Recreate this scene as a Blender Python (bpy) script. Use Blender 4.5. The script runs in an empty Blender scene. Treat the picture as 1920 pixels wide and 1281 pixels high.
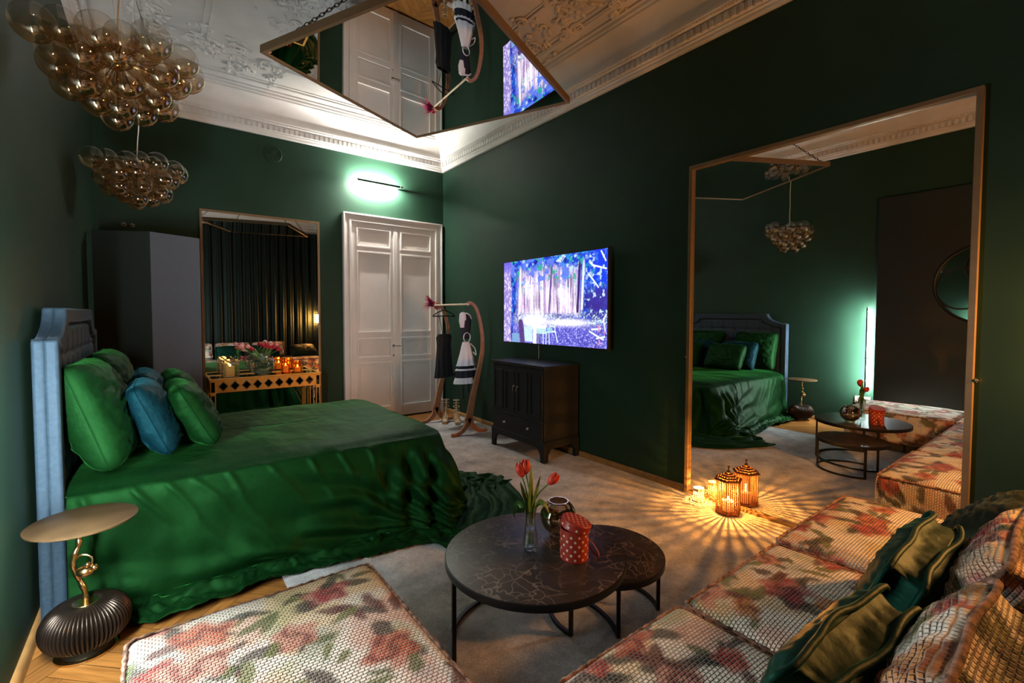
import bpy, bmesh, math, random
import numpy as np
from mathutils import Vector, Matrix, noise as mnoise
PI = math.pi
random.seed(7)
SC = bpy.context.scene
COL = SC.collection

# ---------------------------------------------------------------- camera, exposure
def make_camera():
    f, yaw, pitch, roll = 874.162, math.radians(37.675), math.radians(-2.178), math.radians(.149)
    fw = Vector((math.sin(yaw) * math.cos(pitch), math.cos(yaw) * math.cos(pitch), math.sin(pitch)))
    rt = Vector((math.cos(yaw), -math.sin(yaw), 0)); up = rt.cross(fw)
    rt2 = math.cos(roll) * rt + math.sin(roll) * up; up2 = -math.sin(roll) * rt + math.cos(roll) * up
    cam = bpy.data.cameras.new('camera'); o = bpy.data.objects.new('camera', cam); COL.objects.link(o)
    m = Matrix.Identity(4)
    for i in range(3):
        m[i][0] = rt2[i]; m[i][1] = up2[i]; m[i][2] = -fw[i]
    m[0][3], m[1][3], m[2][3] = 0, 0, 1.4
    o.matrix_world = m
    cam.sensor_width = 36; cam.lens = f / 1920 * 36; cam.clip_start = .02; cam.clip_end = 60
    cam.shift_x = (960 - 971.217) / 1920; cam.shift_y = (624.207 - 640.5) / 1920
    SC.camera = o
make_camera()
SC.view_settings.view_transform = 'Standard'; SC.view_settings.look = 'None'
SC.view_settings.gamma = 1; SC.view_settings.use_curve_mapping = False
SC.view_settings.exposure = 0.0
SC.cycles.transparent_max_bounces = 32
SC.cycles.max_bounces = 14
w = bpy.data.worlds.new('world'); SC.world = w; w.use_nodes = True
w.node_tree.nodes['Background'].inputs[0].default_value = (.01, .012, .014, 1)
w.node_tree.nodes['Background'].inputs[1].default_value = 1
# strengths of the light sources in the room
P_SCONCE, P_LED, P_TV, P_WARM, P_CANDLE, P_TEA = 2550., 2500., 1.25, 760., 100.0, 12.0

W, D, L, F, CZ, ZC = 3.296, 6.047, -.456, -.62, 3.85, 3.444   # walls, ceiling height, cornice foot

# ---------------------------------------------------------------- materials
def N(nt, t, **kw):
    n = nt.nodes.new(t)
    for k, v in kw.items(): setattr(n, k, v)
    return n
def mat(name, col, rough=.5, metal=0., bump=None, vary=None, coat=0., sheen=0., sheen_tint=None, trans=0., ior=1.45, emit=None, attr=None, spec=.5, coord='Object', alpha=None):
    m = bpy.data.materials.new(name); m.use_nodes = True; nt = m.node_tree
    b = nt.nodes['Principled BSDF']
    c4 = tuple(col) + (1,)
    b.inputs['Base Color'].default_value = c4; b.inputs['Roughness'].default_value = rough; b.inputs['Metallic'].default_value = metal
    b.inputs['IOR'].default_value = ior; b.inputs['Specular IOR Level'].default_value = spec
    b.inputs['Coat Weight'].default_value = coat; b.inputs['Sheen Weight'].default_value = sheen
    b.inputs['Transmission Weight'].default_value = trans
    if sheen_tint: b.inputs['Sheen Tint'].default_value = tuple(sheen_tint) + (1,)
    if sheen: b.inputs['Sheen Roughness'].default_value = .22
    if emit: b.inputs['Emission Color'].default_value = tuple(emit[0]) + (1,); b.inputs['Emission Strength'].default_value = emit[1]
    tc = N(nt, 'ShaderNodeTexCoord'); out = tc.outputs[coord]
    src = None
    if attr:
        a = N(nt, 'ShaderNodeAttribute', attribute_name=attr); src = a.outputs['Color']; nt.links.new(src, b.inputs['Base Color'])
    if vary:   # (scale, amount, detail)
        n = N(nt, 'ShaderNodeTexNoise'); n.inputs['Scale'].default_value = vary[0]; n.inputs['Detail'].default_value = vary[2] if len(vary) > 2 else 4
        nt.links.new(out, n.inputs['Vector'])
        mp = N(nt, 'ShaderNodeMapRange'); mp.inputs[1].default_value = .3; mp.inputs[2].default_value = .7
        mp.inputs[3].default_value = 1 - vary[1]; mp.inputs[4].default_value = 1 + vary[1]
        nt.links.new(n.outputs[0], mp.inputs[0])
        mx = N(nt, 'ShaderNodeMix', data_type='RGBA', blend_type='MULTIPLY'); mx.inputs[0].default_value = 1
        if src: nt.links.new(src, mx.inputs[6])
        else: mx.inputs[6].default_value = c4
        nt.links.new(mp.outputs[0], mx.inputs[7]); nt.links.new(mx.outputs[2], b.inputs['Base Color'])
    if bump:   # (scale, strength, distance)
        n = N(nt, 'ShaderNodeTexNoise'); n.inputs['Scale'].default_value = bump[0]; n.inputs['Detail'].default_value = 5
        nt.links.new(out, n.inputs['Vector'])
        bp = N(nt, 'ShaderNodeBump'); bp.inputs['Strength'].default_value = bump[1]; bp.inputs['Distance'].default_value = bump[2] if len(bump) > 2 else .01
        nt.links.new(n.outputs[0], bp.inputs['Height']); nt.links.new(bp.outputs[0], b.inputs['Normal'])
    return m
def emat(name, col, s):
    m = bpy.data.materials.new(name); m.use_nodes = True; nt = m.node_tree; nt.nodes.clear()
    e = N(nt, 'ShaderNodeEmission'); e.inputs[0].default_value = tuple(col) + (1,); e.inputs[1].default_value = s
    o = N(nt, 'ShaderNodeOutputMaterial'); nt.links.new(e.outputs[0], o.inputs[0]); return m
def velvet(name, col, tint, bump=(9, .35, .02), sheen=1.0):
    m = mat(name, col, .58, sheen=sheen, sheen_tint=tint, vary=(60, .18, 6), bump=bump, spec=.22)
    mx = max(tint); m.node_tree.nodes['Principled BSDF'].inputs['Specular Tint'].default_value = tuple((t / mx) ** .8 for t in tint) + (1,); return m
def thin_glass(name, tint, refl, lo=.12, hi=1., rough=.0):
    m = bpy.data.materials.new(name); m.use_nodes = True; nt = m.node_tree; nt.nodes.clear()
    t = N(nt, 'ShaderNodeBsdfTransparent'); t.inputs[0].default_value = tuple(tint) + (1,)
    g = N(nt, 'ShaderNodeBsdfGlossy'); g.inputs[0].default_value = tuple(refl) + (1,); g.inputs['Roughness'].default_value = rough
    lw = N(nt, 'ShaderNodeLayerWeight'); lw.inputs[0].default_value = .35
    mp = N(nt, 'ShaderNodeMapRange'); mp.inputs[3].default_value = lo; mp.inputs[4].default_value = hi
    pw = N(nt, 'ShaderNodeMath', operation='POWER'); pw.inputs[1].default_value = 2.2
    nt.links.new(lw.outputs['Facing'], pw.inputs[0]); nt.links.new(pw.outputs[0], mp.inputs[0])
    mx = N(nt, 'ShaderNodeMixShader'); nt.links.new(mp.outputs[0], mx.inputs[0]); nt.links.new(t.outputs[0], mx.inputs[1]); nt.links.new(g.outputs[0], mx.inputs[2])
    o = N(nt, 'ShaderNodeOutputMaterial'); nt.links.new(mx.outputs[0], o.inputs[0]); return m

M = {}
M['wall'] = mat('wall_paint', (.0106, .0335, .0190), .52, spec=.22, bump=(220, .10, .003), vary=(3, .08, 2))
M['plaster'] = mat('plaster', (.62, .60, .57), .55, bump=(40, .12, .004), vary=(5, .06))
M['doorpaint'] = mat('door_paint', (.60, .565, .53), .38, bump=(25, .12, .003), vary=(4, .05))
M['honey'] = mat('honey_wood', (.30, .155, .05), .38, vary=(14, .2), bump=(60, .1, .002))
M['brass'] = mat('brass_frame', (.185, .125, .066), .42, metal=.4, vary=(20, .06))
M['mirror'] = mat('mirror_glass', (.86, .88, .87), .0, metal=1.)
M['black'] = mat('black_lacquer', (.0075, .009, .009), .45, spec=.3, bump=(60, .05, .002))
M['blackmetal'] = mat('black_metal', (.012, .012, .013), .42, metal=.5)
M['chrome'] = mat('chrome', (.8, .8, .8), .12, metal=1.)
M['gold'] = mat('gold', (.70, .48, .22), .2, metal=1., vary=(30, .1), bump=(90, .2, .002))
M['mattgold'] = mat('matt_gold_paint', (.62, .33, .07), .36, metal=.35, vary=(25, .1))
M['green'] = velvet('green_velvet', (.0016, .0130, .0028), (.022, .150, .030), (6, .8, .02), 1.)
M['darkgreen'] = velvet('bottle_green_velvet', (.0010, .0085, .0022), (.019, .12, .028), (9, .9, .018), 1.)
M['ruffle'] = velvet('ruffle_green_velvet', (.0020, .0150, .0095), (.022, .115, .072), (14, .5, .012), .8)
M['teal'] = velvet('teal_velvet', (.0010, .011, .016), (.020, .115, .145), (16, .9, .014), 1.)
M['darkcushion'] = velvet('dark_cushion', (.006, .010, .007), (.10, .12, .06), (14, .4, .01), .5)
M['bluegrey'] = velvet('bluegrey_velvet', (.025, .044, .063), (.22, .31, .41), (5, .05, .006), .35)
M['curtain'] = velvet('curtain_velvet', (.006, .010, .008), (.10, .12, .10), (30, .3, .004), .6)
M['screen'] = mat('screen_tv_lit_fabric', (.070, .080, .100), .8, vary=(120, .1), bump=(400, .2, .002))  # right panel: bluish television light is put into the fabric colour
M['screen_shaded'] = mat('screen_shaded_fabric', (.008, .014, .010), .8, vary=(120, .1))  # left panel: the side turned from the television, its shade painted as dark fabric
M['rug'] = None
M['wood'] = mat('walnut_bronze_top', (.055, .032, .014), .48, spec=.25, vary=(9, .3), bump=(30, .05, .002))
M['rackwood'] = mat('rack_wood', (.34, .15, .075), .38, vary=(12, .2))
M['glass'] = thin_glass('clear_glass', (.93, .95, .95), (1, 1, 1), .11, 1.)
M['amber'] = thin_glass('amber_globe_glass', (.90, .83, .73), (1., .88, .68), .13, 1.)
def globe_glass():
    m = bpy.data.materials.new('gilded_globe_glass'); m.use_nodes = True; nt = m.node_tree; nt.nodes.clear()
    tc = N(nt, 'ShaderNodeTexCoord'); sx = N(nt, 'ShaderNodeSeparateXYZ'); gr = N(nt, 'ShaderNodeMapRange'); gr.inputs[1].default_value = .55; gr.inputs[2].default_value = -.75
    tm = N(nt, 'ShaderNodeMix', data_type='RGBA'); tm.inputs[6].default_value = (.97, .96, .94, 1); tm.inputs[7].default_value = (.78, .64, .46, 1)
    gm = N(nt, 'ShaderNodeMix', data_type='RGBA'); gm.inputs[6].default_value = (.9, .9, .9, 1); gm.inputs[7].default_value = (1., .84, .60, 1)
    lo = N(nt, 'ShaderNodeMapRange'); lo.inputs[3].default_value = .05; lo.inputs[4].default_value = .34
    lw = N(nt, 'ShaderNodeLayerWeight'); pw = N(nt, 'ShaderNodeMath', operation='POWER'); pw.inputs[1].default_value = 3.2
    mp = N(nt, 'ShaderNodeMapRange'); mp.inputs[4].default_value = 1.; lw.inputs[0].default_value = .35
    t = N(nt, 'ShaderNodeBsdfTransparent'); g = N(nt, 'ShaderNodeBsdfGlossy'); g.inputs['Roughness'].default_value = .0; mx = N(nt, 'ShaderNodeMixShader'); o = N(nt, 'ShaderNodeOutputMaterial')
    for a, b in ((tc.outputs['Object'], sx.inputs[0]), (sx.outputs[2], gr.inputs[0]), (gr.outputs[0], tm.inputs[0]), (gr.outputs[0], gm.inputs[0]), (gr.outputs[0], lo.inputs[0]), (lw.outputs['Facing'], pw.inputs[0]), (pw.outputs[0], mp.inputs[0]), (lo.outputs[0], mp.inputs[3]),
                 (tm.outputs[2], t.inputs[0]), (gm.outputs[2], g.inputs[0]), (mp.outputs[0], mx.inputs[0]), (t.outputs[0], mx.inputs[1]), (g.outputs[0], mx.inputs[2]), (mx.outputs[0], o.inputs[0])): nt.links.new(a, b)
    return m
M['amber'] = globe_glass()
M['smoke'] = thin_glass('smoked_globe_glass', (.62, .52, .42), (1., .9, .78), .28, 1.)
M['water'] = thin_glass('water', (.85, .92, .88), (1, 1, 1), .05, .7)
M['white'] = mat('white_cloth', (.75, .74, .78), .8, bump=(80, .3, .004))
M['plastic'] = mat('white_plastic', (.7, .7, .68), .4)
M['blackcloth'] = mat('black_cloth', (.010, .010, .012), .7, sheen=.3, bump=(60, .3, .004))
M['navy'] = mat('navy_black_cloth', (.010, .011, .022), .7, bump=(60, .3, .004))
M['pink'] = mat('magenta_feather', (.45, .012, .10), .8, bump=(150, .8, .01))
M['beige'] = mat('beige_leather', (.50, .36, .22), .5)
M['wax'] = mat('wax', (.70, .45, .24), .5, emit=((1., .36, .09), .30))
M['flame'] = emat('flame', (1., .62, .22), 25)
M['red_tulip'] = mat('red_petal', (.62, .045, .022), .5, sheen=.3, vary=(40, .25))
M['pink_tulip'] = mat('pink_petal', (.80, .36, .34), .5, sheen=.3, vary=(40, .2))
M['crimson_tulip'] = mat('crimson_petal', (.55, .015, .04), .5, vary=(40, .2))
M['stem'] = mat('tulip_green', (.075, .19, .04), .45, vary=(18, .2))
M['redpaper'] = mat('red_card', (.30, .022, .012), .42)
M['dot'] = mat('cream_dot', (.62, .50, .36), .5)
M['lantern'] = mat('pierced_copper', (.10, .038, .014), .45, metal=.6)
M['whitelantern'] = mat('pierced_white_metal', (.72, .60, .40), .5)

# ---------------------------------------------------------------- mesh builder
class MB:
    def __init__(s): s.v = []; s.f = []; s.mi = []; s.cur = 0
    def add(s, vs, fs):
        o = len(s.v); s.v += [tuple(p) for p in vs]; s.f += [tuple(i + o for i in f) for f in fs]; s.mi += [s.cur] * len(fs)
    def box(s, c, d, rz=0, M4=None):
        x, y, z = d[0] / 2, d[1] / 2, d[2] / 2
        vs = [Vector((a * x, b * y, e * z)) for a in (-1, 1) for b in (-1, 1) for e in (-1, 1)]
        R = Matrix.Rotation(rz, 3, 'Z') if M4 is None else M4
        vs = [R @ p + Vector(c) for p in vs]
        s.add(vs, [(0, 1, 3, 2), (4, 6, 7, 5), (0, 4, 5, 1), (2, 3, 7, 6), (0, 2, 6, 4), (1, 5, 7, 3)])
    def b2(s, a, b):
        s.box([(a[i] + b[i]) / 2 for i in range(3)], [abs(b[i] - a[i]) for i in range(3)])
    def lathe(s, prof, n=32, c=(0, 0, 0), a0=0, a1=2 * PI, wob=None):
        full = abs(a1 - a0 - 2 * PI) < 1e-6; m = n if full else n + 1
        vs = []
        for r, z in prof:
            for i in range(m):
                a = a0 + (a1 - a0) * i / n; rr = r * (wob(a, z) if wob else 1)
                vs.append((c[0] + rr * math.cos(a), c[1] + rr * math.sin(a), c[2] + z))
        fs = [(j * m + i, j * m + (i + 1) % m, (j + 1) * m + (i + 1) % m, (j + 1) * m + i) for j in range(len(prof) - 1) for i in range(n)]
        s.add(vs, fs)
    def disc(s, c, r, n=32, up=True):
        vs = [(c[0] + r * math.cos(2 * PI * i / n), c[1] + r * math.sin(2 * PI * i / n), c[2]) for i in range(n)]
        s.add(vs, [tuple(range(n)) if up else tuple(reversed(range(n)))])
    def tube(s, pts, r, n=8, closed=False, caps=True, flat=1.):
        pts = [Vector(p) for p in pts]; k = len(pts); R = r if isinstance(r, (list, tuple)) else [r] * k
        t0 = (pts[1] - pts[0]).normalized(); ref = Vector((0, 0, 1)) if abs(t0.z) < .9 else Vector((1, 0, 0))
        nrm = t0.cross(ref).normalized(); vs = []
        for i, p in enumerate(pts):
            a = pts[i - 1] if (i > 0 or closed) else p; b = pts[(i + 1) % k] if (i < k - 1 or closed) else p
            t = (b - a).normalized(); nrm = (nrm - t * nrm.dot(t))
            nrm = nrm.normalized() if nrm.length > 1e-6 else t.orthogonal().normalized()
            bn = t.cross(nrm)
            for j in range(n):
                a_ = 2 * PI * j / n; vs.append(p + nrm * (math.cos(a_) * R[i]) + bn * (math.sin(a_) * R[i] * flat))
        fs = []
        for i in range(k if closed else k - 1):
            for j in range(n):
                fs.append((i * n + j, i * n + (j + 1) % n, ((i + 1) % k) * n + (j + 1) % n, ((i + 1) % k) * n + j))
        if caps and not closed: fs += [tuple(reversed(range(n))), tuple(range((k - 1) * n, k * n))]
        s.add(vs, fs)
    def ball(s, c, r, nu=20, nv=12, sc=(1, 1, 1)):
        vs = [(c[0], c[1], c[2] + r * sc[2])]
        for j in range(1, nv):
            t = PI * j / nv
            for i in range(nu):
                a = 2 * PI * i / nu; vs.append((c[0] + r * sc[0] * math.sin(t) * math.cos(a), c[1] + r * sc[1] * math.sin(t) * math.sin(a), c[2] + r * sc[2] * math.cos(t)))
        vs.append((c[0], c[1], c[2] - r * sc[2])); e = len(vs) - 1
        fs = [(0, 1 + i, 1 + (i + 1) % nu) for i in range(nu)]
        for j in range(nv - 2):
            for i in range(nu):
                a = 1 + j * nu + i; b = 1 + j * nu + (i + 1) % nu; fs.append((a, a + nu, b + nu, b))
        fs += [(e, 1 + (nv - 2) * nu + (i + 1) % nu, 1 + (nv - 2) * nu + i) for i in range(nu)]
        s.add(vs, fs)
    def prism(s, poly, f, d0, d1):
        """poly: 2d points, f(u,v,d)->xyz"""
        n = len(poly); vs = [f(u, v, d0) for u, v in poly] + [f(u, v, d1) for u, v in poly]
        fs = [tuple(reversed(range(n))), tuple(range(n, 2 * n))] + [(i, (i + 1) % n, n + (i + 1) % n, n + i) for i in range(n)]
        s.add(vs, fs)
    def strip(s, outer, inner, f, d0, d1):
        """closed ring between two outlines of equal count, extruded"""
        n = len(outer)
        vs = [f(u, v, d0) for u, v in outer] + [f(u, v, d0) for u, v in inner] + [f(u, v, d1) for u, v in outer] + [f(u, v, d1) for u, v in inner]
        fs = []
        for i in range(n):
            j = (i + 1) % n
            fs += [(i, n + i, n + j, j), (2 * n + i, 2 * n + j, 3 * n + j, 3 * n + i), (i, j, 2 * n + j, 2 * n + i), (n + i, 3 * n + i, 3 * n + j, n + j)]
        s.add(vs, fs)
    def grid(s, nu, nv, f, cu=False):
        vs = [f(i / (nu if cu else nu - 1), j / (nv - 1)) for j in range(nv) for i in range(nu)]
        fs = []
        for j in range(nv - 1):
            for i in range(nu if cu else nu - 1):
                fs.append((j * nu + i, j * nu + (i + 1) % nu, (j + 1) * nu + (i + 1) % nu, (j + 1) * nu + i))
        s.add(vs, fs)
    def xf(s, m):
        s.v = [tuple(m @ Vector(p)) for p in s.v]; return s
    def shift(s, d):
        s.v = [(p[0] - d[0], p[1] - d[1], p[2] - d[2]) for p in s.v]; return s
    def build(s, name, m, parent=None, smooth=40, bevel=0, weld=False, seg=2, solid=0, recalc=True):
        me = bpy.data.meshes.new(name); me.from_pydata(s.v, [], s.f)
        ms = m if isinstance(m, (list, tuple)) else [m]
        for x in ms: me.materials.append(x)
        if len(ms) > 1: me.polygons.foreach_set('material_index', s.mi)
        if weld or recalc:
            bm = bmesh.new(); bm.from_mesh(me)
            if weld: bmesh.ops.remove_doubles(bm, verts=bm.verts, dist=1e-5)
            bmesh.ops.recalc_face_normals(bm, faces=bm.faces); bm.to_mesh(me); bm.free()
        if smooth:
            me.polygons.foreach_set('use_smooth', [True] * len(me.polygons)); me.set_sharp_from_angle(angle=math.radians(smooth))
        o = bpy.data.objects.new(name, me); COL.objects.link(o)
        if parent: o.parent = parent
        if solid: md = o.modifiers.new('thick', 'SOLIDIFY'); md.thickness = solid; md.offset = 0
        if bevel: md = o.modifiers.new('bevel', 'BEVEL'); md.width = bevel; md.segments = seg; md.limit_method = 'ANGLE'; md.angle_limit = math.radians(35); md.harden_normals = False
        return o
def tag(o, label=None, cat=None, group=None, kind=None):
    if label: o['label'] = label
    if cat: o['category'] = cat
    if group: o['group'] = group
    if kind: o['kind'] = kind
    return o
def thing(name, label, cat, loc=(0, 0, 0), rz=0, group=None, rot=None):
    o = bpy.data.objects.new(name, None); COL.objects.link(o); o.location = loc
    o.rotation_euler = rot if rot else (0, 0, rz); o.empty_display_size = .1
    return tag(o, label, cat, group)
def struct(name, loc=(0, 0, 0)):
    o = bpy.data.objects.new(name, None); COL.objects.link(o); o.location = loc; o['kind'] = 'structure'; return o
def copy_tree(o, parent=None):
    c = o.copy(); COL.objects.link(c)
    if parent: c.parent = parent
    for ch in list(o.children): copy_tree(ch, c)
    return c
def nz(x, y=0., z=0.): return mnoise.noise(Vector((x, y, z)))
def catmull(pts, n=8):
    P = [Vector(p) for p in pts]; P = [P[0] * 2 - P[1]] + P + [P[-1] * 2 - P[-2]]; out = []
    for i in range(1, len(P) - 2):
        for k in range(n):
            t = k / n; a, b, c, d = P[i - 1:i + 3]
            out.append(.5 * ((2 * b) + (c - a) * t + (2 * a - 5 * b + 4 * c - d) * t * t + (3 * b - a - 3 * c + d) * t ** 3))
    out.append(P[-2]); return out
def set_colors(o, cols, name='print'):
    a = o.data.color_attributes.new(name, 'FLOAT_COLOR', 'POINT')
    c = np.ones((len(cols), 4), np.float32); c[:, :3] = cols; a.data.foreach_set('color', c.ravel())

# ---------------------------------------------------------------- room shell
def slab(name, a, b, m):
    mb = MB(); mb.b2(a, b); o = mb.build(name, m, smooth=0); o['kind'] = 'structure'; return o
slab('wall_left', (L - .15, F - .15, 0), (L, D + .15, CZ), M['wall'])
slab('wall_right', (W, F - .15, 0), (W + .15, D + .15, CZ), M['wall'])
slab('wall_back', (L, D, 0), (W, D + .15, CZ), M['wall'])
slab('wall_front', (L, F - .15, 0), (W, F, CZ), M['wall'])
slab('ceiling', (L - .15, F - .15, CZ), (W + .15, D + .15, CZ + .12), M['plaster'])
# the flat boxed-out wall section that starts beside the upright light bar
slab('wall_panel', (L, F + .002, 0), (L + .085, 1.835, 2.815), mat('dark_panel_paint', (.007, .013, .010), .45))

def parquet():
    lw, ll = .075, .45
    base = slab('floor_base', (L - .15, F - .15, -.12), (W + .15, D + .15, -.004), M['black'])
    bm = bmesh.new(); uvl = bm.loops.layers.uv.new('uv'); cl = bm.loops.layers.float_color.new('tone')
    R = Matrix.Rotation(PI / 4, 2); k = int(ll / lw); g = .0012
    # herringbone: steps of one plank width, alternate planks turned by 90 degrees
    for i in range(-90, 160):
        for j in range(-16, 16):
            for o in (0, 1):
                if o == 0: x0, y0, dx, dy = i * lw + j * 2 * ll * 0 , i * lw + j * 2 * ll, ll, lw
                else: x0, y0, dx, dy = i * lw + ll, (i + 1) * lw - ll + 0 + j * 2 * ll, lw, ll
                x0 -= j * 0
                q = [Vector((x0 + g, y0 + g)), Vector((x0 + dx - g, y0 + g)), Vector((x0 + dx - g, y0 + dy - g)), Vector((x0 + g, y0 + dy - g))]
                q = [R @ p for p in q]; c = sum(q, Vector((0, 0))) / 4
                if not (L - .3 < c.x < W + .3 and F - .3 < c.y < D + .3): continue
                f = bm.faces.new([bm.verts.new((p.x, p.y, 0)) for p in q]); t = .78 + .34 * random.random(); ru = random.random() * 9
                uv = [(0, 0), (dx, 0), (dx, dy), (0, dy)]
                for lp, u in zip(f.loops, uv):
                    u = u if o == 0 else (u[1], u[0]); lp[uvl].uv = (u[0] + ru, u[1] + ru * 3); lp[cl] = (t, t, t, 1)
    for co, no in (((L, 0, 0), (-1, 0, 0)), ((W, 0, 0), (1, 0, 0)), ((0, D, 0), (0, 1, 0)), ((0, F, 0), (0, -1, 0))):
        bmesh.ops.bisect_plane(bm, geom=bm.verts[:] + bm.edges[:] + bm.faces[:], plane_co=co, plane_no=no, clear_outer=True)
    me = bpy.data.meshes.new('floor'); bm.to_mesh(me); bm.free()
    m = bpy.data.materials.new('parquet'); m.use_nodes = True; nt = m.node_tree; b = nt.nodes['Principled BSDF']
    uv = N(nt, 'ShaderNodeUVMap'); mp = N(nt, 'ShaderNodeMapping'); mp.inputs['Scale'].default_value = (3, 40, 1)
    n = N(nt, 'ShaderNodeTexNoise'); n.inputs['Scale'].default_value = 1.6; n.inputs['Detail'].default_value = 6; n.inputs['Distortion'].default_value = .6
    cr = N(nt, 'ShaderNodeValToRGB'); cr.color_ramp.elements[0].color = (.15, .055, .012, 1); cr.color_ramp.elements[1].color = (.34, .145, .034, 1)
    cr.color_ramp.elements[0].position = .25; cr.color_ramp.elements[1].position = .7
    at = N(nt, 'ShaderNodeAttribute', attribute_name='tone'); mx = N(nt, 'ShaderNodeMix', data_type='RGBA', blend_type='MULTIPLY'); mx.inputs[0].default_value = 1
    for a, c in ((uv.outputs[0], mp.inputs[0]), (mp.outputs[0], n.inputs[0]), (n.outputs[0], cr.inputs[0]), (cr.outputs[0], mx.inputs[6]), (at.outputs[0], mx.inputs[7]), (mx.outputs[2], b.inputs[0])): nt.links.new(a, c)
    b.inputs['Roughness'].default_value = .33
    me.materials.append(m); o = bpy.data.objects.new('floor', me); COL.objects.link(o); o['kind'] = 'structure'
parquet()

def sweep_profile(prof, closed_in=False):
    """cornice running round all four walls; returns MB per wall. prof: (distance from wall, z)"""
    res = []
    cs = [(L, F), (W, F), (W, D), (L, D)]
    dg = [(1, 1), (-1, 1), (-1, -1), (1, -1)]
    for i in range(4):
        j = (i + 1) % 4; mb = MB()
        vs = []
        for a, z in prof: vs.append((cs[i][0] + dg[i][0] * a, cs[i][1] + dg[i][1] * a, z))
        for a, z in prof: vs.append((cs[j][0] + dg[j][0] * a, cs[j][1] + dg[j][1] * a, z))
        n = len(prof); mb.add(vs, [(k, k + 1, n + k + 1, n + k) for k in range(n - 1)]); res.append(mb)
    return res
def cornice():
    z = ZC
    prof = [(0, z - .004), (.028, z - .004), (.034, z + .006), (.034, z + .024), (.046, z + .034), (.046, z + .046), (.052, z + .05), (.055, z + .115),
            (.085, z + .122), (.09, z + .138), (.102, z + .142), (.104, z + .156), (.094, z + .160)]
    for k in range(1, 13):
        a = PI / 2 * k / 12; prof.append((.094 + .125 * (1 - math.cos(a)), z + .160 + .185 * math.sin(a)))
    prof += [(.232, z + .345), (.236, z + .360), (.256, z + .364), (.262, z + .385), (.285, z + .389), (.285, CZ + .01)]
    walls = sweep_profile(prof)
    names = ['trim_1', 'trim_2', 'trim_3', 'trim_4']
    cs = [(L, F), (W, F), (W, D), (L, D)]; inn = [(0, 1), (-1, 0), (0, -1), (1, 0)]
    for i, mb in enumerate(walls):
        a = Vector(cs[i]); b = Vector(cs[(i + 1) % 4]); d = (b - a).normalized(); n = Vector(inn[i]); ln = (b - a).length
        sp = .055; k = int((ln - .12) / sp)
        for q in range(k):
            p = a + d * (.06 + (q + .5) * (ln - .12) / k)
            # one tongue of the egg-and-dart band
            pts = [(-.018, .0), (-.018, .038), (-.012, .054), (0, .060), (.012, .054), (.018, .038), (.018, 0)]
            inner = [(x * .55, .006 + y * .78) for x, y in pts]
            f = lambda u, v, dd, p=p: (p.x + d.x * u + n.x * (.05 + dd), p.y + d.y * u + n.y * (.05 + dd), z + .052 + v)
            mb.prism([(x, y) for x, y in pts], f, 0, .020)
            mb.prism([(-.0035 + sp / 2, 0), (.0035 + sp / 2, 0), (.0035 + sp / 2, .05), (-.0035 + sp / 2, .05)], f, 0, .016)
        for q in range(int((ln - .2) / .0275)):   # little beads
            p = a + d * (.1 + q * .0275) + n * .088
            mb.ball((p.x, p.y, z + .129), .0085, 6, 4)
        o = mb.build(names[i], M['plaster'], smooth=35, recalc=False); o['kind'] = 'structure'
cornice()

def ceiling_mouldings():
    mb = MB()
    def ring(x0, y0, x1, y1, r, w2):
        pts = [(x0, y0), (x1, y0), (x1, y1), (x0, y1)]
        mb.strip([(x0, y0), (x1, y0), (x1, y1), (x0, y1)], [(x0 + w2, y0 + w2), (x1 - w2, y0 + w2), (x1 - w2, y1 - w2), (x0 + w2, y1 - w2)], lambda u, v, d: (u, v, CZ - d), -.005, r)
    for a, r, w2 in ((.36, .012, .035), (.41, .02, .02), (.445, .010, .03), (.80, .014, .03), (.845, .008, .015)):
        ring(L + a, F + a, W - a, D - a, r, w2)
    o = mb.build('trim_5', M['plaster'], smooth=0, bevel=.004); o['kind'] = 'structure'
ceiling_mouldings()

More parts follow.
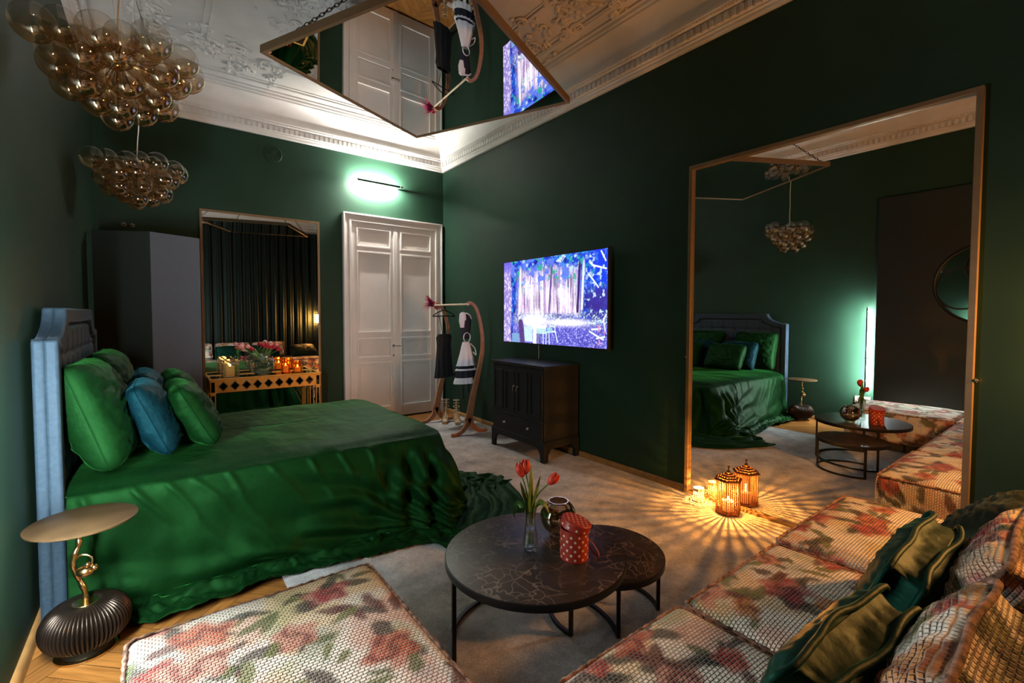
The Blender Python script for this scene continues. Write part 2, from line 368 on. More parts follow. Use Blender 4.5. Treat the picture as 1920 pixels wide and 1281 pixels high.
def ornament(idx, c, rz, sx, sy, seed):
    rnd = random.Random(seed); mb = MB()
    def scroll(x, y, a, r, turns, th, s=1):
        pts = []
        n = int(14 * turns) + 4
        for i in range(n):
            t = i / (n - 1); rr = r * (1 - .85 * t); an = a + s * turns * 2 * PI * t
            pts.append((x + rr * math.cos(an) - r * math.cos(a), y + rr * math.sin(an) - r * math.sin(a), -.004 - .012 * math.sin(PI * t)))
        mb.tube(pts, [th * (.5 + .8 * math.sin(PI * (i / (n - 1)) ** .7)) for i in range(n)], 6)
    def leaf(x, y, a, l, w2):
        d = Vector((math.cos(a), math.sin(a))); p = Vector((-d.y, d.x))
        def f(u, v):
            t = v; s = (u - .5) * 2; ww = w2 * math.sin(PI * min(1, t * 1.05 + .02)) * (1 + .25 * math.sin(t * 26))
            q = Vector((x, y)) + d * (l * t) + p * (ww * s)
            return (q.x, q.y, -.002 - .022 * (1 - s * s) * math.sin(PI * t) - .012 * t * t)
        mb.grid(5, 10, f)
    for side in (-1, 1):
        for k in range(9):
            x = side * (.05 + .10 * k * sx); am = .5 - .04 * k
            y = sy * math.sin(k * 1.3 + seed) * .12
            scroll(x, y, rnd.uniform(0, 6.28), .045 + .03 * rnd.random(), 1.2 + rnd.random(), .008, rnd.choice((-1, 1)))
            for q in range(4): leaf(x + rnd.uniform(-.04, .04), y + rnd.uniform(-.09, .09) * sy * 1.4, rnd.uniform(0, 6.28), .05 + .06 * rnd.random(), .016 + .012 * rnd.random())
            for q in range(2): mb.ball((x + rnd.uniform(-.06, .06), y + rnd.uniform(-.1, .1) * sy * 1.3, -.008), .010 + .012 * rnd.random(), 8, 5)
    for q in range(8): leaf(0, 0, q * PI / 4, .11, .03)
    mb.ball((0, 0, -.01), .03, 12, 8)
    mb.xf(Matrix.Translation((c[0], c[1], CZ)) @ Matrix.Rotation(rz, 4, 'Z'))
    o = mb.build('trim_%d' % idx, M['plaster'], smooth=50, recalc=False); o['kind'] = 'structure'
ornament(6, (.42, 5.18), .35, .75, 1.5, 3)
ornament(7, (1.12, 3.95), -.9, .6, 1.6, 5)
ornament(8, (2.72, 2.75), PI / 2 + .1, .75, 1.5, 8)
ornament(9, (-.02, 3.4), PI / 2, .9, 1.2, 11)

def baseboards():
    prof = [(0, .054), (.006, .054), (.016, .046), (.020, .030), (.022, 0)]
    for (name, a, b, n) in (('baseboard_left', (L, 1.84), (L, D), (1, 0)), ('baseboard_right', (W, 2.075), (W, D), (-1, 0)), ('baseboard_right', (W, F), (W, .44), (-1, 0)),
                            ('baseboard_back', (L, D), (1.86, D), (0, -1)), ('baseboard_front', (L, F), (W, F), (0, 1)), ('baseboard_left', (L + .085, F), (L + .085, 1.835), (1, 0))):
        mb = MB(); vs = []
        for p in (a, b):
            for q, z in prof: vs.append((p[0] + n[0] * q, p[1] + n[1] * q, z))
        k = len(prof); mb.add(vs, [(i, i + 1, k + i + 1, k + i) for i in range(k - 1)] + [tuple(range(k)), tuple(range(k, 2 * k))])
        o = mb.build(name, M['honey'], smooth=50); o['kind'] = 'structure'
baseboards()

# ---------------------------------------------------------------- door
def door():
    t = struct('door_1', (2.5575, D, 0)); mb = MB()
    x0, x1, zt = 1.86, 3.255, 2.692; cw = .105
    # moulded casing, stepped; built as an outline ring open at the floor
    def fr(o, i2, d0, d1):
        mb.prism([(x0 + o, 0), (x0 + o, zt - o), (x1 - o, zt - o), (x1 - o, 0), (x1 - i2, 0), (x1 - i2, zt - i2), (x0 + i2, zt - i2), (x0 + i2, 0)], lambda u, v, d: (u, D - d, v), d0, d1)
    fr(0, .022, -.002, .060); fr(.022, .05, -.002, .046); fr(.05, .075, -.002, .036); fr(.075, cw, -.002, .050)
    for xx in (x0 + .052, x1 - .052): mb.box((xx, D - .035, .09), (.104, .07, .18))
    mb.shift(t.location).build('door_casing', M['doorpaint'], t, smooth=0, bevel=.004)
    for s, (a, b) in enumerate(((x0 + cw, 2.5575 - .002), (2.5575 + .002, x1 - cw))):
        mb = MB(); z0 = .02; z1 = zt - cw
        mb.b2((a, D - .012, z0), (b, D, z1))
        pw0, pw1 = a + .075, b - .075
        zs = [(2.285, 2.515), (1.17, 2.21), (.84, 1.085), (.165, .765)]
        # stiles and rails stand proud of the panels
        mb.b2((a, D - .030, z0), (pw0, D - .010, z1)); mb.b2((pw1, D - .030, z0), (b, D - .010, z1))
        edges = [z0] + [v for z in reversed(zs) for v in z] + [z1]
        for k in range(0, len(edges), 2): mb.b2((pw0, D - .030, edges[k]), (pw1, D - .010, edges[k + 1]))
        for za, zb in zs:
            mb.strip([(pw0 - .012, za - .012), (pw1 + .012, za - .012), (pw1 + .012, zb + .012), (pw0 - .012, zb + .012)],
                     [(pw0 + .010, za + .010), (pw1 - .010, za + .010), (pw1 - .010, zb - .010), (pw0 + .010, zb - .010)], lambda u, v, d: (u, D - d, v), .012, .040)
            if zb - za > .3 or s >= 0:
                mb.prism([(pw0 + .035, za + .035), (pw1 - .035, za + .035), (pw1 - .035, zb - .035), (pw0 + .035, zb - .035)], lambda u, v, d: (u, D - d, v), .010, .018)
        if s == 0: mb.b2((b - .03, D - .040, z0), (b + .028, D - .028, z1))
        lf = mb.shift(t.location).build('door_leaf', M['doorpaint'], t, smooth=0, bevel=.003)
        if s == 0:
            h = MB(); hx, hz = b - .035, .98
            h.lathe([(0, 0), (.024, 0), (.024, .006), (.010, .010), (.010, .035), (0, .035)], 16)
            h.xf(Matrix.Translation((hx, D - .028, hz)) @ Matrix.Rotation(PI / 2, 4, 'X'))
            h.tube([(hx - .0, D - .062, hz), (hx + .03, D - .070, hz), (hx + .09, D - .070, hz - .004)], [.009, .010, .008], 8)
            h.tube([(hx, D - .062, hz), (hx - .035, D - .064, hz + .002)], [.012, .014], 8)
            h.shift(t.location).build('door_handle', M['chrome'], lf, smooth=40)
            k2 = MB(); k2.lathe([(0, 0), (.014, 0), (.012, .006), (0, .006)], 12); k2.xf(Matrix.Translation((hx, D - .028, hz - .13)) @ Matrix.Rotation(PI / 2, 4, 'X'))
            k2.shift(t.location).build('keyhole', M['chrome'], lf)
door()

# ---------------------------------------------------------------- framed mirrors
def leaning_mirror(name, label, axis, a0, a1, z0, z1, wall, fw=.028, dep=.045):
    """axis 'x': mirror on wall x=wall spanning y; axis 'y': on wall y=wall spanning x"""
    if axis == 'x': f = lambda u, v, d: (wall - d, u, v)
    else: f = lambda u, v, d: (u, wall - d, v)
    t = thing(name, label, 'mirror', f((a0 + a1) / 2, z0, 0))
    mb = MB(); mb.strip([(a0, z0), (a1, z0), (a1, z1), (a0, z1)], [(a0 + fw, z0 + fw), (a1 - fw, z0 + fw), (a1 - fw, z1 - fw), (a0 + fw, z1 - fw)], f, .001, dep)
    mb.shift(t.location).build('frame', M['brass'], t, smooth=0, bevel=.002)
    mb = MB(); mb.prism([(a0 + fw * .5, z0 + fw * .5), (a1 - fw * .5, z0 + fw * .5), (a1 - fw * .5, z1 - fw * .5), (a0 + fw * .5, z1 - fw * .5)], f, .004, .020)
    mb.shift(t.location).build('mirror_glass', M['mirror'], t, smooth=0)
    return t, f
bigm, fbig = leaning_mirror('wall_mirror', 'huge brass framed mirror reaching the floor on the right wall beside the lantern', 'x', .451, 2.068, .004, 2.543, W)
for y in (.437, 2.078):
    mb = MB(); mb.lathe([(0, 0), (.013, 0), (.015, .012), (.011, .022), (0, .024)], 14); mb.xf(Matrix.Translation((W, y, 1.075)) @ Matrix.Rotation(-PI / 2, 4, 'Y'))
    mb.tube([(W - .018, y, 1.075), (W - .05, y + (.012 if y < 1 else -.012), 1.075)], .007, 8)
    mb.shift(bigm.location).build('mirror_clip', M['chrome'], bigm)
leaning_mirror('wall_mirror', 'tall narrow brass framed mirror on the back wall behind the gold console table', 'y', .371, 1.583, .06, 2.527, D, .024, .03)

def ceiling_mirror():
    cs = [Vector(p) for p in ((.4911, 3.0823, 2.9067), (1.7356, 3.6157, 2.8685), (2.3223, 2.4315, 2.8952), (1.0930, 1.8580, 2.9340))]
    c = sum(cs, Vector()) / 4; e1 = ((cs[1] - cs[0]) + (cs[2] - cs[3])) / 4; e2 = ((cs[2] - cs[1]) + (cs[3] - cs[0])) / 4; nn = e1.cross(e2).normalized()
    if nn.z < 0: nn = -nn
    hw, hh = e1.length, e2.length; e1n, e2n = e1.normalized(), e2.normalized()
    t = thing('ceiling_mirror', 'square brass framed mirror hanging nearly flat on chains below the ceiling', 'mirror', c)
    f = lambda u, v, d: tuple(e1n * u + e2n * v + nn * d)
    w2 = .022
    mb = MB(); mb.strip([(-hw, -hh), (hw, -hh), (hw, hh), (-hw, hh)], [(-hw + w2, -hh + w2), (hw - w2, -hh + w2), (hw - w2, hh - w2), (-hw + w2, hh - w2)], f, -.006, .040)
    mb.build('frame', M['brass'], t, smooth=0, bevel=.002)
    mb = MB(); mb.prism([(-hw + .01, -hh + .01), (hw - .01, -hh + .01), (hw - .01, hh - .01), (-hw + .01, hh - .01)], f, 0, .012)
    mb.build('mirror_glass', M['mirror'], t, smooth=0)
    mb = MB(); mb.prism([(-hw + .012, -hh + .012), (hw - .012, -hh + .012), (hw - .012, hh - .012), (-hw + .012, hh - .012)], f, .0125, .034)
    mb.build('backboard', M['black'], t, smooth=0)
    hook = Vector((.06, .06, CZ - c.z - .03))
    for su, sv in ((-1, -1), (1, -1), (1, 1), (-1, 1)):
        p0 = Vector(f(su * (hw - .05), sv * (hh - .05), .045)); v = hook - p0; n = int(v.length / .028); mb = MB(); dr = v.normalized()
        sd = dr.cross(Vector((0, 0, 1))).normalized(); s2 = dr.cross(sd)
        for k in range(n):
            cc = p0 + v * ((k + .5) / n); q = sd if k % 2 else s2
            pts = []
            for j in range(8):
                an = 2 * PI * j / 8; pts.append(cc + dr * (.0195 * math.cos(an)) + q * (.0095 * math.sin(an)))
            mb.tube(pts, .0026, 5, closed=True)
        mb.build('chain', M['blackmetal'], t)
    mb = MB(); mb.lathe([(0, .03), (.035, .03), (.035, .02), (.012, .012), (.012, -.012), (0, -.014)], 20, (hook.x, hook.y, hook.z)); mb.build('ceiling_hook', M['blackmetal'], t)
ceiling_mirror()

def round_mirror():
    x = L + .086; cy, cz, r = .88, 1.745, .42
    t = thing('round_wall_mirror', 'round black framed mirror with looping rings on dark wall panel, seen reflected', 'mirror', (x, cy, cz))
    ring = lambda cy_, cz_, r_, th, dx=.018: [(dx, cy_ + r_ * math.cos(2 * PI * i / 48), cz_ + r_ * math.sin(2 * PI * i / 48)) for i in range(48)]
    mb = MB(); mb.tube(ring(0, 0, r, .012), .014, 8, closed=True)
    for k in range(3):
        a = PI / 2 + k * 2 * PI / 3 + .3; mb.tube(ring(.19 * math.cos(a), .19 * math.sin(a), .225, .01, .022), .009, 6, closed=True)
    mb.build('frame', M['blackmetal'], t)
    mb = MB(); mb.lathe([(0, .010), (r, .010), (r, 0.001), (0, 0.001)], 48); mb.xf(Matrix.Rotation(PI / 2, 4, 'Y')); mb.build('mirror_glass', M['mirror'], t, smooth=30)
round_mirror()

# ---------------------------------------------------------------- light fittings
def bar_light(name, label, p0, p1, out, mount, strength, col, off=.122, lips=False):
    """LED bar: dark front shield, light given off behind it towards the wall"""
    p0, p1, out = Vector(p0), Vector(p1), Vector(out); t = thing(name, label, 'wall lamp', (p0 + p1) / 2 )
    c = t.location; d = (p1 - p0).normalized(); sd = d.cross(out); ln = (p1 - p0).length
    def bar(mb, o0, o1, w2, e=0):
        vs = []
        for s in (0, 1):
            for a, b in ((o0, -w2), (o1, -w2), (o1, w2), (o0, w2)): vs.append((p0 - c) + d * (ln * s + (e if s else -e)) + out * a + sd * b)
        mb.add(vs, [(0, 1, 2, 3), (7, 6, 5, 4), (0, 4, 5, 1), (1, 5, 6, 2), (2, 6, 7, 3), (3, 7, 4, 0)])
    mb = MB(); bar(mb, off, off + .010, .012 if off > .1 else .0082, .004)
    if lips:
        for q in (-1, 1):
            vs = []
            for sl in (0, 1):
                for a_, b_ in ((off - .018, .009), (off, .009), (off, .012), (off - .018, .012)): vs.append((p0 - c) + d * (ln * sl) + out * a_ + sd * (b_ * q))
            mb.add(vs, [(0, 1, 2, 3), (7, 6, 5, 4), (0, 4, 5, 1), (1, 5, 6, 2), (2, 6, 7, 3), (3, 7, 4, 0)])
    mb.build('shield', M['blackmetal'], t, smooth=0)
    mb = MB(); bar(mb, off - (.012 if off > .1 else .009), off - .0015, .0075); mb.build('light_strip', emat(name + '_glow', col, strength), t, smooth=0)
    mp = p0 + (p1 - p0) * mount - c; mb = MB()
    mb.tube([mp + out * .002, mp + out * (off - .002)], .008, 10); mb.ball(mp + out * (off + .004), .024 if off > .1 else .017, 16, 10)
    mb.build('mount', M['chrome'], t)
    return t
bar_light('wall_light', 'slim horizontal light bar glowing white on the wall above the white double door', (2.025, D, 3.102), (2.600, D, 3.096), (0, -1, 0), 1.0, P_SCONCE, (1, .97, .90))
bar_light('wall_light', 'tall upright light bar glowing on left wall, seen reflected in the huge mirror', (L, 1.925, .46), (L, 1.925, 1.50), (1, 0, 0), .40, P_LED, (.90, .98, 1.), .070)

def warm_sconce():
    y, z = -.36, 1.30; x = W - .10
    t = thing('wall_lantern', 'black framed box lamp with warm glowing glass on right wall, seen in the back mirror', 'wall lamp', (x, y, z))
    mb = MB()
    for sx in (-1, 1):
        for sy in (-1, 1): mb.box((sx * .052, sy * .052, 0), (.008, .008, .25))
    mb.box((0, 0, .122), (.115, .115, .012)); mb.box((0, 0, -.122), (.115, .115, .012)); mb.box((.076, 0, 0), (.04, .04, .06)); mb.box((.094, 0, 0), (.010, .10, .16))
    mb.build('lamp_frame', M['blackmetal'], t, smooth=0)
    mb = MB(); mb.box((0, 0, 0), (.088, .088, .20)); mb.build('lamp_glass', emat('warm_glass_glow', (1., .40, .10), P_WARM), t, smooth=0)
warm_sconce()

# ---------------------------------------------------------------- television
def television():
    y0, y1, z0, z1 = 2.835, 4.420, 1.095, 2.004; x = W - .09
    t = thing('television', 'large flat television showing a bright bamboo garden on the right wall', 'television', (W, (y0 + y1) / 2, z0))
    b = .014; mb = MB(); mb.b2((x + .004, y0 - b, z0 - b), (x + .034, y1 + b, z1 + b)); mb.b2((x + .034, y0 + .3, z0 + .1), (W - .001, y1 - .3, z1 - .2))
    mb.strip([(y0 - b, z0 - b), (y1 + b, z0 - b), (y1 + b, z1 + b), (y0 - b, z1 + b)], [(y0, z0), (y1, z0), (y1, z1), (y0, z1)], lambda u, v, d: (x - d, u, v), -.006, .002)
    mb.shift(t.location).build('television_case', M['black'], t, smooth=0, bevel=.002)
    nu, nv = 420, 236
    mb = MB(); mb.grid(nu, nv, lambda u, v: (x, y1 - (y1 - y0) * u, z0 + (z1 - z0) * v))
    o = mb.shift(t.location).build('screen', tv_mat(), t, smooth=0, recalc=False)
    U, V = np.meshgrid(np.linspace(0, 1, nu), np.linspace(0, 1, nv)); set_colors(o, garden(U, V).reshape(-1, 3), 'picture')
    mb = MB(); mb.tube(catmull([(W - .03, 3.86, z0 + .12), (W - .028, 3.865, z0 - .02), (W - .012, 3.88, .99), (W - .012, 3.885, .90)], 6), .003, 6)
    tag(mb.shift(t.location).build('power_cord', M['plastic'], t), 'thin white cord')
def tv_mat():
    m = bpy.data.materials.new('television_picture'); m.use_nodes = True; nt = m.node_tree; nt.nodes.clear()
    a = N(nt, 'ShaderNodeAttribute', attribute_name='picture'); e = N(nt, 'ShaderNodeEmission'); e.inputs[1].default_value = P_TV; o = N(nt, 'ShaderNodeOutputMaterial')
    nt.links.new(a.outputs[0], e.inputs[0]); nt.links.new(e.outputs[0], o.inputs[0]); return m
def vnoise(x, y, seed):
    xi = np.floor(x).astype(int); yi = np.floor(y).astype(int); fx = x - xi; fy = y - yi; fx = fx * fx * (3 - 2 * fx); fy = fy * fy * (3 - 2 * fy)
    def h(a, b):
        n = (a * 374761393 + b * 668265263 + seed * 982451653) & 0x7fffffff
        n = ((n ^ (n >> 13)) * 1274126177) & 0x7fffffff
        return ((n ^ (n >> 16)) & 0xffff) / 65535.
    return (h(xi, yi) * (1 - fx) + h(xi + 1, yi) * fx) * (1 - fy) + (h(xi, yi + 1) * (1 - fx) + h(xi + 1, yi + 1) * fx) * fy
def fbm(x, y, seed, o=4):
    r = 0; a = .5
    for k in range(o): r = r + a * vnoise(x * 2 ** k, y * 2 ** k, seed + k); a *= .5
    return r / (1 - .5 ** o)
def sst(a, b, x): t = np.clip((x - a) / (b - a), 0, 1); return t * t * (3 - 2 * t)
def garden(U, V):
    """bamboo grove with a white table and chairs, painted as seen on the screen (u right, v up)"""
    A = 1.76
    def mix(c, col, k): return c * (1 - k[..., None]) + np.array(col) * k[..., None]
    c = np.zeros(U.shape + (3,)) + np.array((.02, .05, .55))
    n1 = fbm(U * A * 7, V * 7, 3); n2 = fbm(U * A * 26, V * 26, 5); n3 = vnoise(U * A * 95, V * 95, 9)
    c = mix(c, (.04, .28, .75), sst(.45, .7, n2)); c = mix(c, (.015, .02, .22), sst(.52, .75, fbm(U * A * 14, V * 14, 21)))
    c = mix(c, (.05, .45, .40), sst(.55, .8, n2) * sst(.6, .8, V) * sst(.62, .2, U))
    c = mix(c, (.75, .9, 1.), sst(.74, .82, fbm(U * A * 40 + 3, V * 22, 31, 3)) * .8)
    # glowing grove in the middle
    grove = sst(.13, .22, U) * (1 - sst(.72, .82, U)) * sst(.30, .38, V) * (1 - sst(.72, .92, V + .12 * (n1 - .5)))
    c = mix(c, (.78, .62, .85), grove * .95)
    lean = U + (V - .35) * .02 * np.sin(U * 60)
    st = vnoise(lean * A * 55, V * 2.2, 41); st2 = vnoise(lean * A * 110 + V * 3, V * 4, 43)
    c = mix(c, (1.15, 1.05, 1.15), grove * sst(.48, .78, st)); c = mix(c, (.12, .06, .20), grove * sst(.52, .74, st2) * .9)
    c = mix(c, (.28, .12, .40), grove * sst(.60, .8, vnoise(lean * A * 30, V * 1.1, 47)) * .6)
    for gx, gy, r in ((.30, .62, .13), (.62, .60, .12), (.66, .48, .12), (.36, .28, .16), (.26, .68, .07)):
        c = mix(c, (1.6, 1.55, 1.6), np.exp(-(((U - gx) * A) ** 2 + (V - gy) ** 2) / r ** 2 * 2.2) * .80 * sst(.3, .75, .5 * n2 + .5 * st))
    # leaves over the grove
    for (sx, lo, col) in ((51, .60, (.03, .40, .30)), (57, .62, (.12, .2, .85)), (61, .66, (.5, .65, 1.))):
        c = mix(c, col, sst(lo, lo + .06, fbm(U * A * 17 + sx, V * 17, sx, 3)) * sst(.55, .8, V + .1 * (n1 - .5)))
    # upper right deep blue
    c = mix(c, (.015, .05, .75), sst(.80, .95, U + .1 * (V - .5)) * sst(.45, .7, V) * (1 - .7 * sst(.55, .75, n2)))
    c = mix(c, (.05, .03, .28), sst(.80, .88, U) * (1 - sst(.55, .68, V)) * sst(.28, .36, V) * .9)
    c = mix(c, (.55, .75, 1.), sst(.80, .86, U) * sst(.66, .72, fbm(U * A * 24, V * 24, 77, 3)) * .9)
    # trunks
    for tx, w2, col, v0, l in ((.765, .012, (.05, .02, .14), .35, .03), (.505, .010, (.15, .08, .28), .33, .05), (.19, .013, (.95, .8, 1.), .25, .02), (.80, .011, (.75, .8, 1.1), .38, .03)):
        k = (1 - sst(w2 * .6, w2, np.abs(U - tx - l * (V - .5)))) * sst(v0, v0 + .02, V) * (1 - sst(.85, .95, V)); c = mix(c, col, k)
    left = 1 - sst(.086, .094, U + .006 * np.sin(V * 9)); c = mix(c, (.30, .24, .62), left); c = mix(c, (.75, .62, .85), left * sst(.55, .7, vnoise(U * A * 60, V * 40, 71))); c = mix(c, (.16, .12, .7), left * sst(.75, 1., V))
    # planting strip under the grove
    k = sst(.22, .26, V) * (1 - sst(.33, .38, V)) * sst(.1, .14, U); c = mix(c, (.10, .09, .35), k * sst(.40, .6, n2)); c = mix(c, (.55, .75, .7), k * sst(.6, .75, n3) * .8)
    # bright sandy edge and gravel
    gv = (1 - sst(.24, .27, V + .03 * np.sin(U * 9))) * sst(.1, .13, U)
    c = mix(c, (.12, .11, .58), gv); c = mix(c, (.42, .42, .95), gv * sst(.55, .85, n3)); c = mix(c, (.07, .06, .40), gv * sst(.55, .85, vnoise(U * A * 80 + 9, V * 80, 91)))
    c = mix(c, (1.5, 1.45, 1.4), np.exp(-(((U - .68) / .16) ** 2 + ((V - .255) / .035) ** 2)) * .95)
    c = mix(c, (1.5, 1.5, 1.5), np.exp(-(((U - .34) / .13) ** 2 + ((V - .27) / .07) ** 2)) * .98)
    # white table and two chairs
    def rect(u0, v0, u1, v1, col, e=.004): 
        nonlocal c
        k = sst(u0 - e, u0, U) * (1 - sst(u1, u1 + e, U)) * sst(v0 - e, v0, V) * (1 - sst(v1, v1 + e, V)); c = mix(c, col, k)
    def seg(u0, v0, u1, v1, w2, col):
        nonlocal c
        du, dv = (u1 - u0) * A, v1 - v0; t = np.clip((((U - u0) * A) * du + (V - v0) * dv) / (du * du + dv * dv), 0, 1)
        d = np.hypot((U - u0) * A - t * du, V - v0 - t * dv); c = mix(c, col, 1 - sst(w2, w2 * 1.8, d))
    rect(.24, .02, .33, .20, (.55, .75, .85)); rect(.33, .18, .47, .215, (1.2, 1.3, 1.3)); rect(.35, .12, .47, .18, (.45, .70, .72)); rect(.34, .0, .37, .18, (1.1, 1.1, 1.2)); rect(.38, .0, .40, .12, (.2, .2, .4))
    rect(.10, .0, .24, .11, (.20, .35, .62)); seg(.22, .02, .20, .24, .035, (.10, .05, .22))
    for s in ((.51, .26, .51, .16), (.555, .26, .56, .15), (.51, .26, .555, .26), (.51, .16, .56, .15), (.475, .14, .56, .15), (.475, .14, .47, .0), (.50, .14, .505, .0), (.56, .15, .585, .03), (.51, .21, .555, .205), (.44, .15, .445, .0)):
        seg(*s, .0045, (.75, .95, 1.1))
    rect(.485, .15, .53, .19, (.3, .6, .7))
    # bottom right pale leaves
    for s in ((.86, .17, .97, .09), (.88, .19, .95, .20), (.97, .30, .985, .18), (.99, .34, .965, .27), (.92, .10, .98, .12), (.86, .75, .93, .62), (.88, .85, .99, .80), (.90, .83, .86, .88), (.95, .98, .985, .88)): seg(*s, .006, (.8, .85, 1.2))
    c = mix(c, (.8, .3, .5), sst(.66, .74, n2) * sst(.86, .92, U) * (1 - sst(.2, .3, V)))
    c *= (.82 + .4 * n3)[..., None]
    return np.clip(c, 0, 2)
television()

# ---------------------------------------------------------------- rug
def rug():
    m = bpy.data.materials.new('rug_pile'); m.use_nodes = True; nt = m.node_tree; b = nt.nodes['Principled BSDF']
    tc = N(nt, 'ShaderNodeTexCoord'); n1 = N(nt, 'ShaderNodeTexNoise'); n1.inputs['Scale'].default_value = 3.2; n1.inputs['Detail'].default_value = 12; n1.inputs['Roughness'].default_value = .78
    n2 = N(nt, 'ShaderNodeTexNoise'); n2.inputs['Scale'].default_value = 260; n2.inputs['Detail'].default_value = 4
    cr = N(nt, 'ShaderNodeValToRGB'); cr.color_ramp.elements[0].position = .36; cr.color_ramp.elements[1].position = .66
    cr.color_ramp.elements[0].color = (.24, .238, .236, 1); cr.color_ramp.elements[1].color = (.66, .65, .64, 1)
    mp = N(nt, 'ShaderNodeMapRange'); mp.inputs[1].default_value = .3; mp.inputs[2].default_value = .7; mp.inputs[3].default_value = .55; mp.inputs[4].default_value = 1.35
    mx = N(nt, 'ShaderNodeMix', data_type='RGBA', blend_type='MULTIPLY'); mx.inputs[0].default_value = 1
    bp = N(nt, 'ShaderNodeBump'); bp.inputs['Strength'].default_value = .9; bp.inputs['Distance'].default_value = .006
    for a, c in ((tc.outputs['Object'], n1.inputs[0]), (tc.outputs['Object'], n2.inputs[0]), (n1.outputs[0], cr.inputs[0]), (n2.outputs[0], mp.inputs[0]), (cr.outputs[0], mx.inputs[6]), (mp.outputs[0], mx.inputs[7]), (mx.outputs[2], b.inputs[0]), (n2.outputs[0], bp.inputs['Height']), (bp.outputs[0], b.inputs['Normal'])): nt.links.new(a, c)
    b.inputs['Roughness'].default_value = .95; b.inputs['Sheen Weight'].default_value = .25; b.inputs['Specular IOR Level'].default_value = .1
    x0, x1, y0, y1 = .495, W - .026, F + .03, 5.44
    mb = MB()
    def f(u, v):
        x = x0 + (x1 - x0) * u; y = y0 + (y1 - y0 + .12 * (u - .3)) * v
        z = .013 + .0025 * nz(x * 2.3, y * 2.1, 4) + .004 * math.exp(-((y - 4.55 - .15 * x) / .03) ** 2) * (u > .3)
        return (x, y, z if 0 < u < 1 and 0 < v < 1 else .006)
    mb.grid(120, 220, f); mb.strip([(x0, y0), (x1, y0), (x1, y1 + .084), (x0, y1 - .036)], [(x0 + .02, y0 + .02), (x1 - .02, y0 + .02), (x1 - .02, y1 + .06), (x0 + .02, y1 - .06)], lambda u, v, d: (u, v, d), .001, .0065)
    o = mb.build('rug', m, smooth=60, recalc=False); tag(o, 'large mottled grey carpet covering most of the wooden floor', 'rug')
rug()

# ---------------------------------------------------------------- bed
BX0, BX1, BY0, BY1, BZ = -.35, 1.56, 2.885, 4.46, .615
def bed():
    t = thing('bed', 'double bed with high blue-grey tufted velvet headboard against the left wall', 'bed', (.6, 3.67, 0)); o = t.location
    def outline(ins, n=10):
        y0, y1, zs, zt, nw = 2.84 + ins, 4.50 - ins, 1.285, 1.43 - ins, .27
        zs -= ins * .55
        pts = [(y0, .02), (y0, zs)]
        c = [(y0 + .028, zs + .004)]
        def arc(ya, za, yb, zb):
            r = []
            for k in range(n + 1):
                q = k / n; r.append((ya + (yb - ya) * math.sin(q * PI / 2) ** 1.05, za + (zb - za) * (1 - math.cos(q * PI / 2)) ** .95))
            return r
        left = [(y0, .02), (y0, zs), (y0 + .03, zs + .006)] + arc(y0 + .03, zs + .006, y0 + nw, zt)
        right = [(y0 + y1 - y, z) for y, z in reversed(left)]
        return left + right
    f = lambda u, v, d: (d, u, v)
    mb = MB(); mb.prism(outline(.0), f, L + .022, L + .065)
    mb.strip(outline(.0), outline(.075), f, L + .060, L + .108)
    mb.shift(o).build('headboard_border', M['bluegrey'], t, smooth=50, bevel=.014, seg=3)
    inn = outline(.082)
    def ztop(y):
        pts = [(a, b) for a, b in inn if b > .5]
        for (a, za), (b, zb) in zip(pts, pts[1:]):
            if a <= y <= b: return za + (zb - za) * ((y - a) / (b - a) if b > a else 0)
        return pts[0][1]
    ya, yb = inn[0][0], inn[-1][0]; st = .178; za = .5
    def tuft(y, z):
        h = .022
        # rectangular tufts; creases along columns and rows, dimples at crossings
        for (row) in (0,): pass
        fy = ((y - 3.67) / st + .5) % 1; fz = ((1.335 - .13 - z) / .165) % 1
        cy = min(fy, 1 - fy); cz = min(fz, 1 - fz)
        h -= .010 * math.exp(-(cy / .07) ** 2) + .008 * math.exp(-(cz / .07) ** 2) * (z < 1.23) + .013 * math.exp(-(cy ** 2 + cz ** 2) / .012) * (z < 1.25)
        return h
    def fp(u, v):
        y = ya + (yb - ya) * u; zt = ztop(y); z = za + (zt - za) * v
        e = min((y - ya), (yb - y), zt - z) ; k = min(1, max(0, e / .035)); k = math.sqrt(1 - (1 - k) ** 2)
        return (L + .062 + (tuft(y, z) + .012) * k, y, z)
    mb = MB(); mb.grid(150, 90, fp); mb.shift(o).build('headboard_cushion', M['bluegrey'], t, smooth=80)
    for k in range(9):
        y = 3.67 + (k - 4.) * st
        for r in range(4):
            z = 1.335 - .13 - r * .165
            if y - ya < .03 or yb - y < .03 or ztop(y) - z < .04: continue
            b = MB(); b.ball((L + .075, y, z), .011, 10, 6, (.6, 1, 1)); b.shift(o).build('tuft_button', M['bluegrey'], t)
    mb = MB(); mb.b2((BX0, BY0 + .05, .12), (BX1 - .08, BY1 - .05, .58)); mb.shift(o).build('mattress', M['white'], t, smooth=0, bevel=.04)
    for x in (-.2, 1.3):
        for y in (3.05, 4.3):
            l = MB(); l.b2((x - .03, y - .03, 0), (x + .03, y + .03, .12)); l.shift(o).build('leg', M['black'], t, smooth=0)
bed()

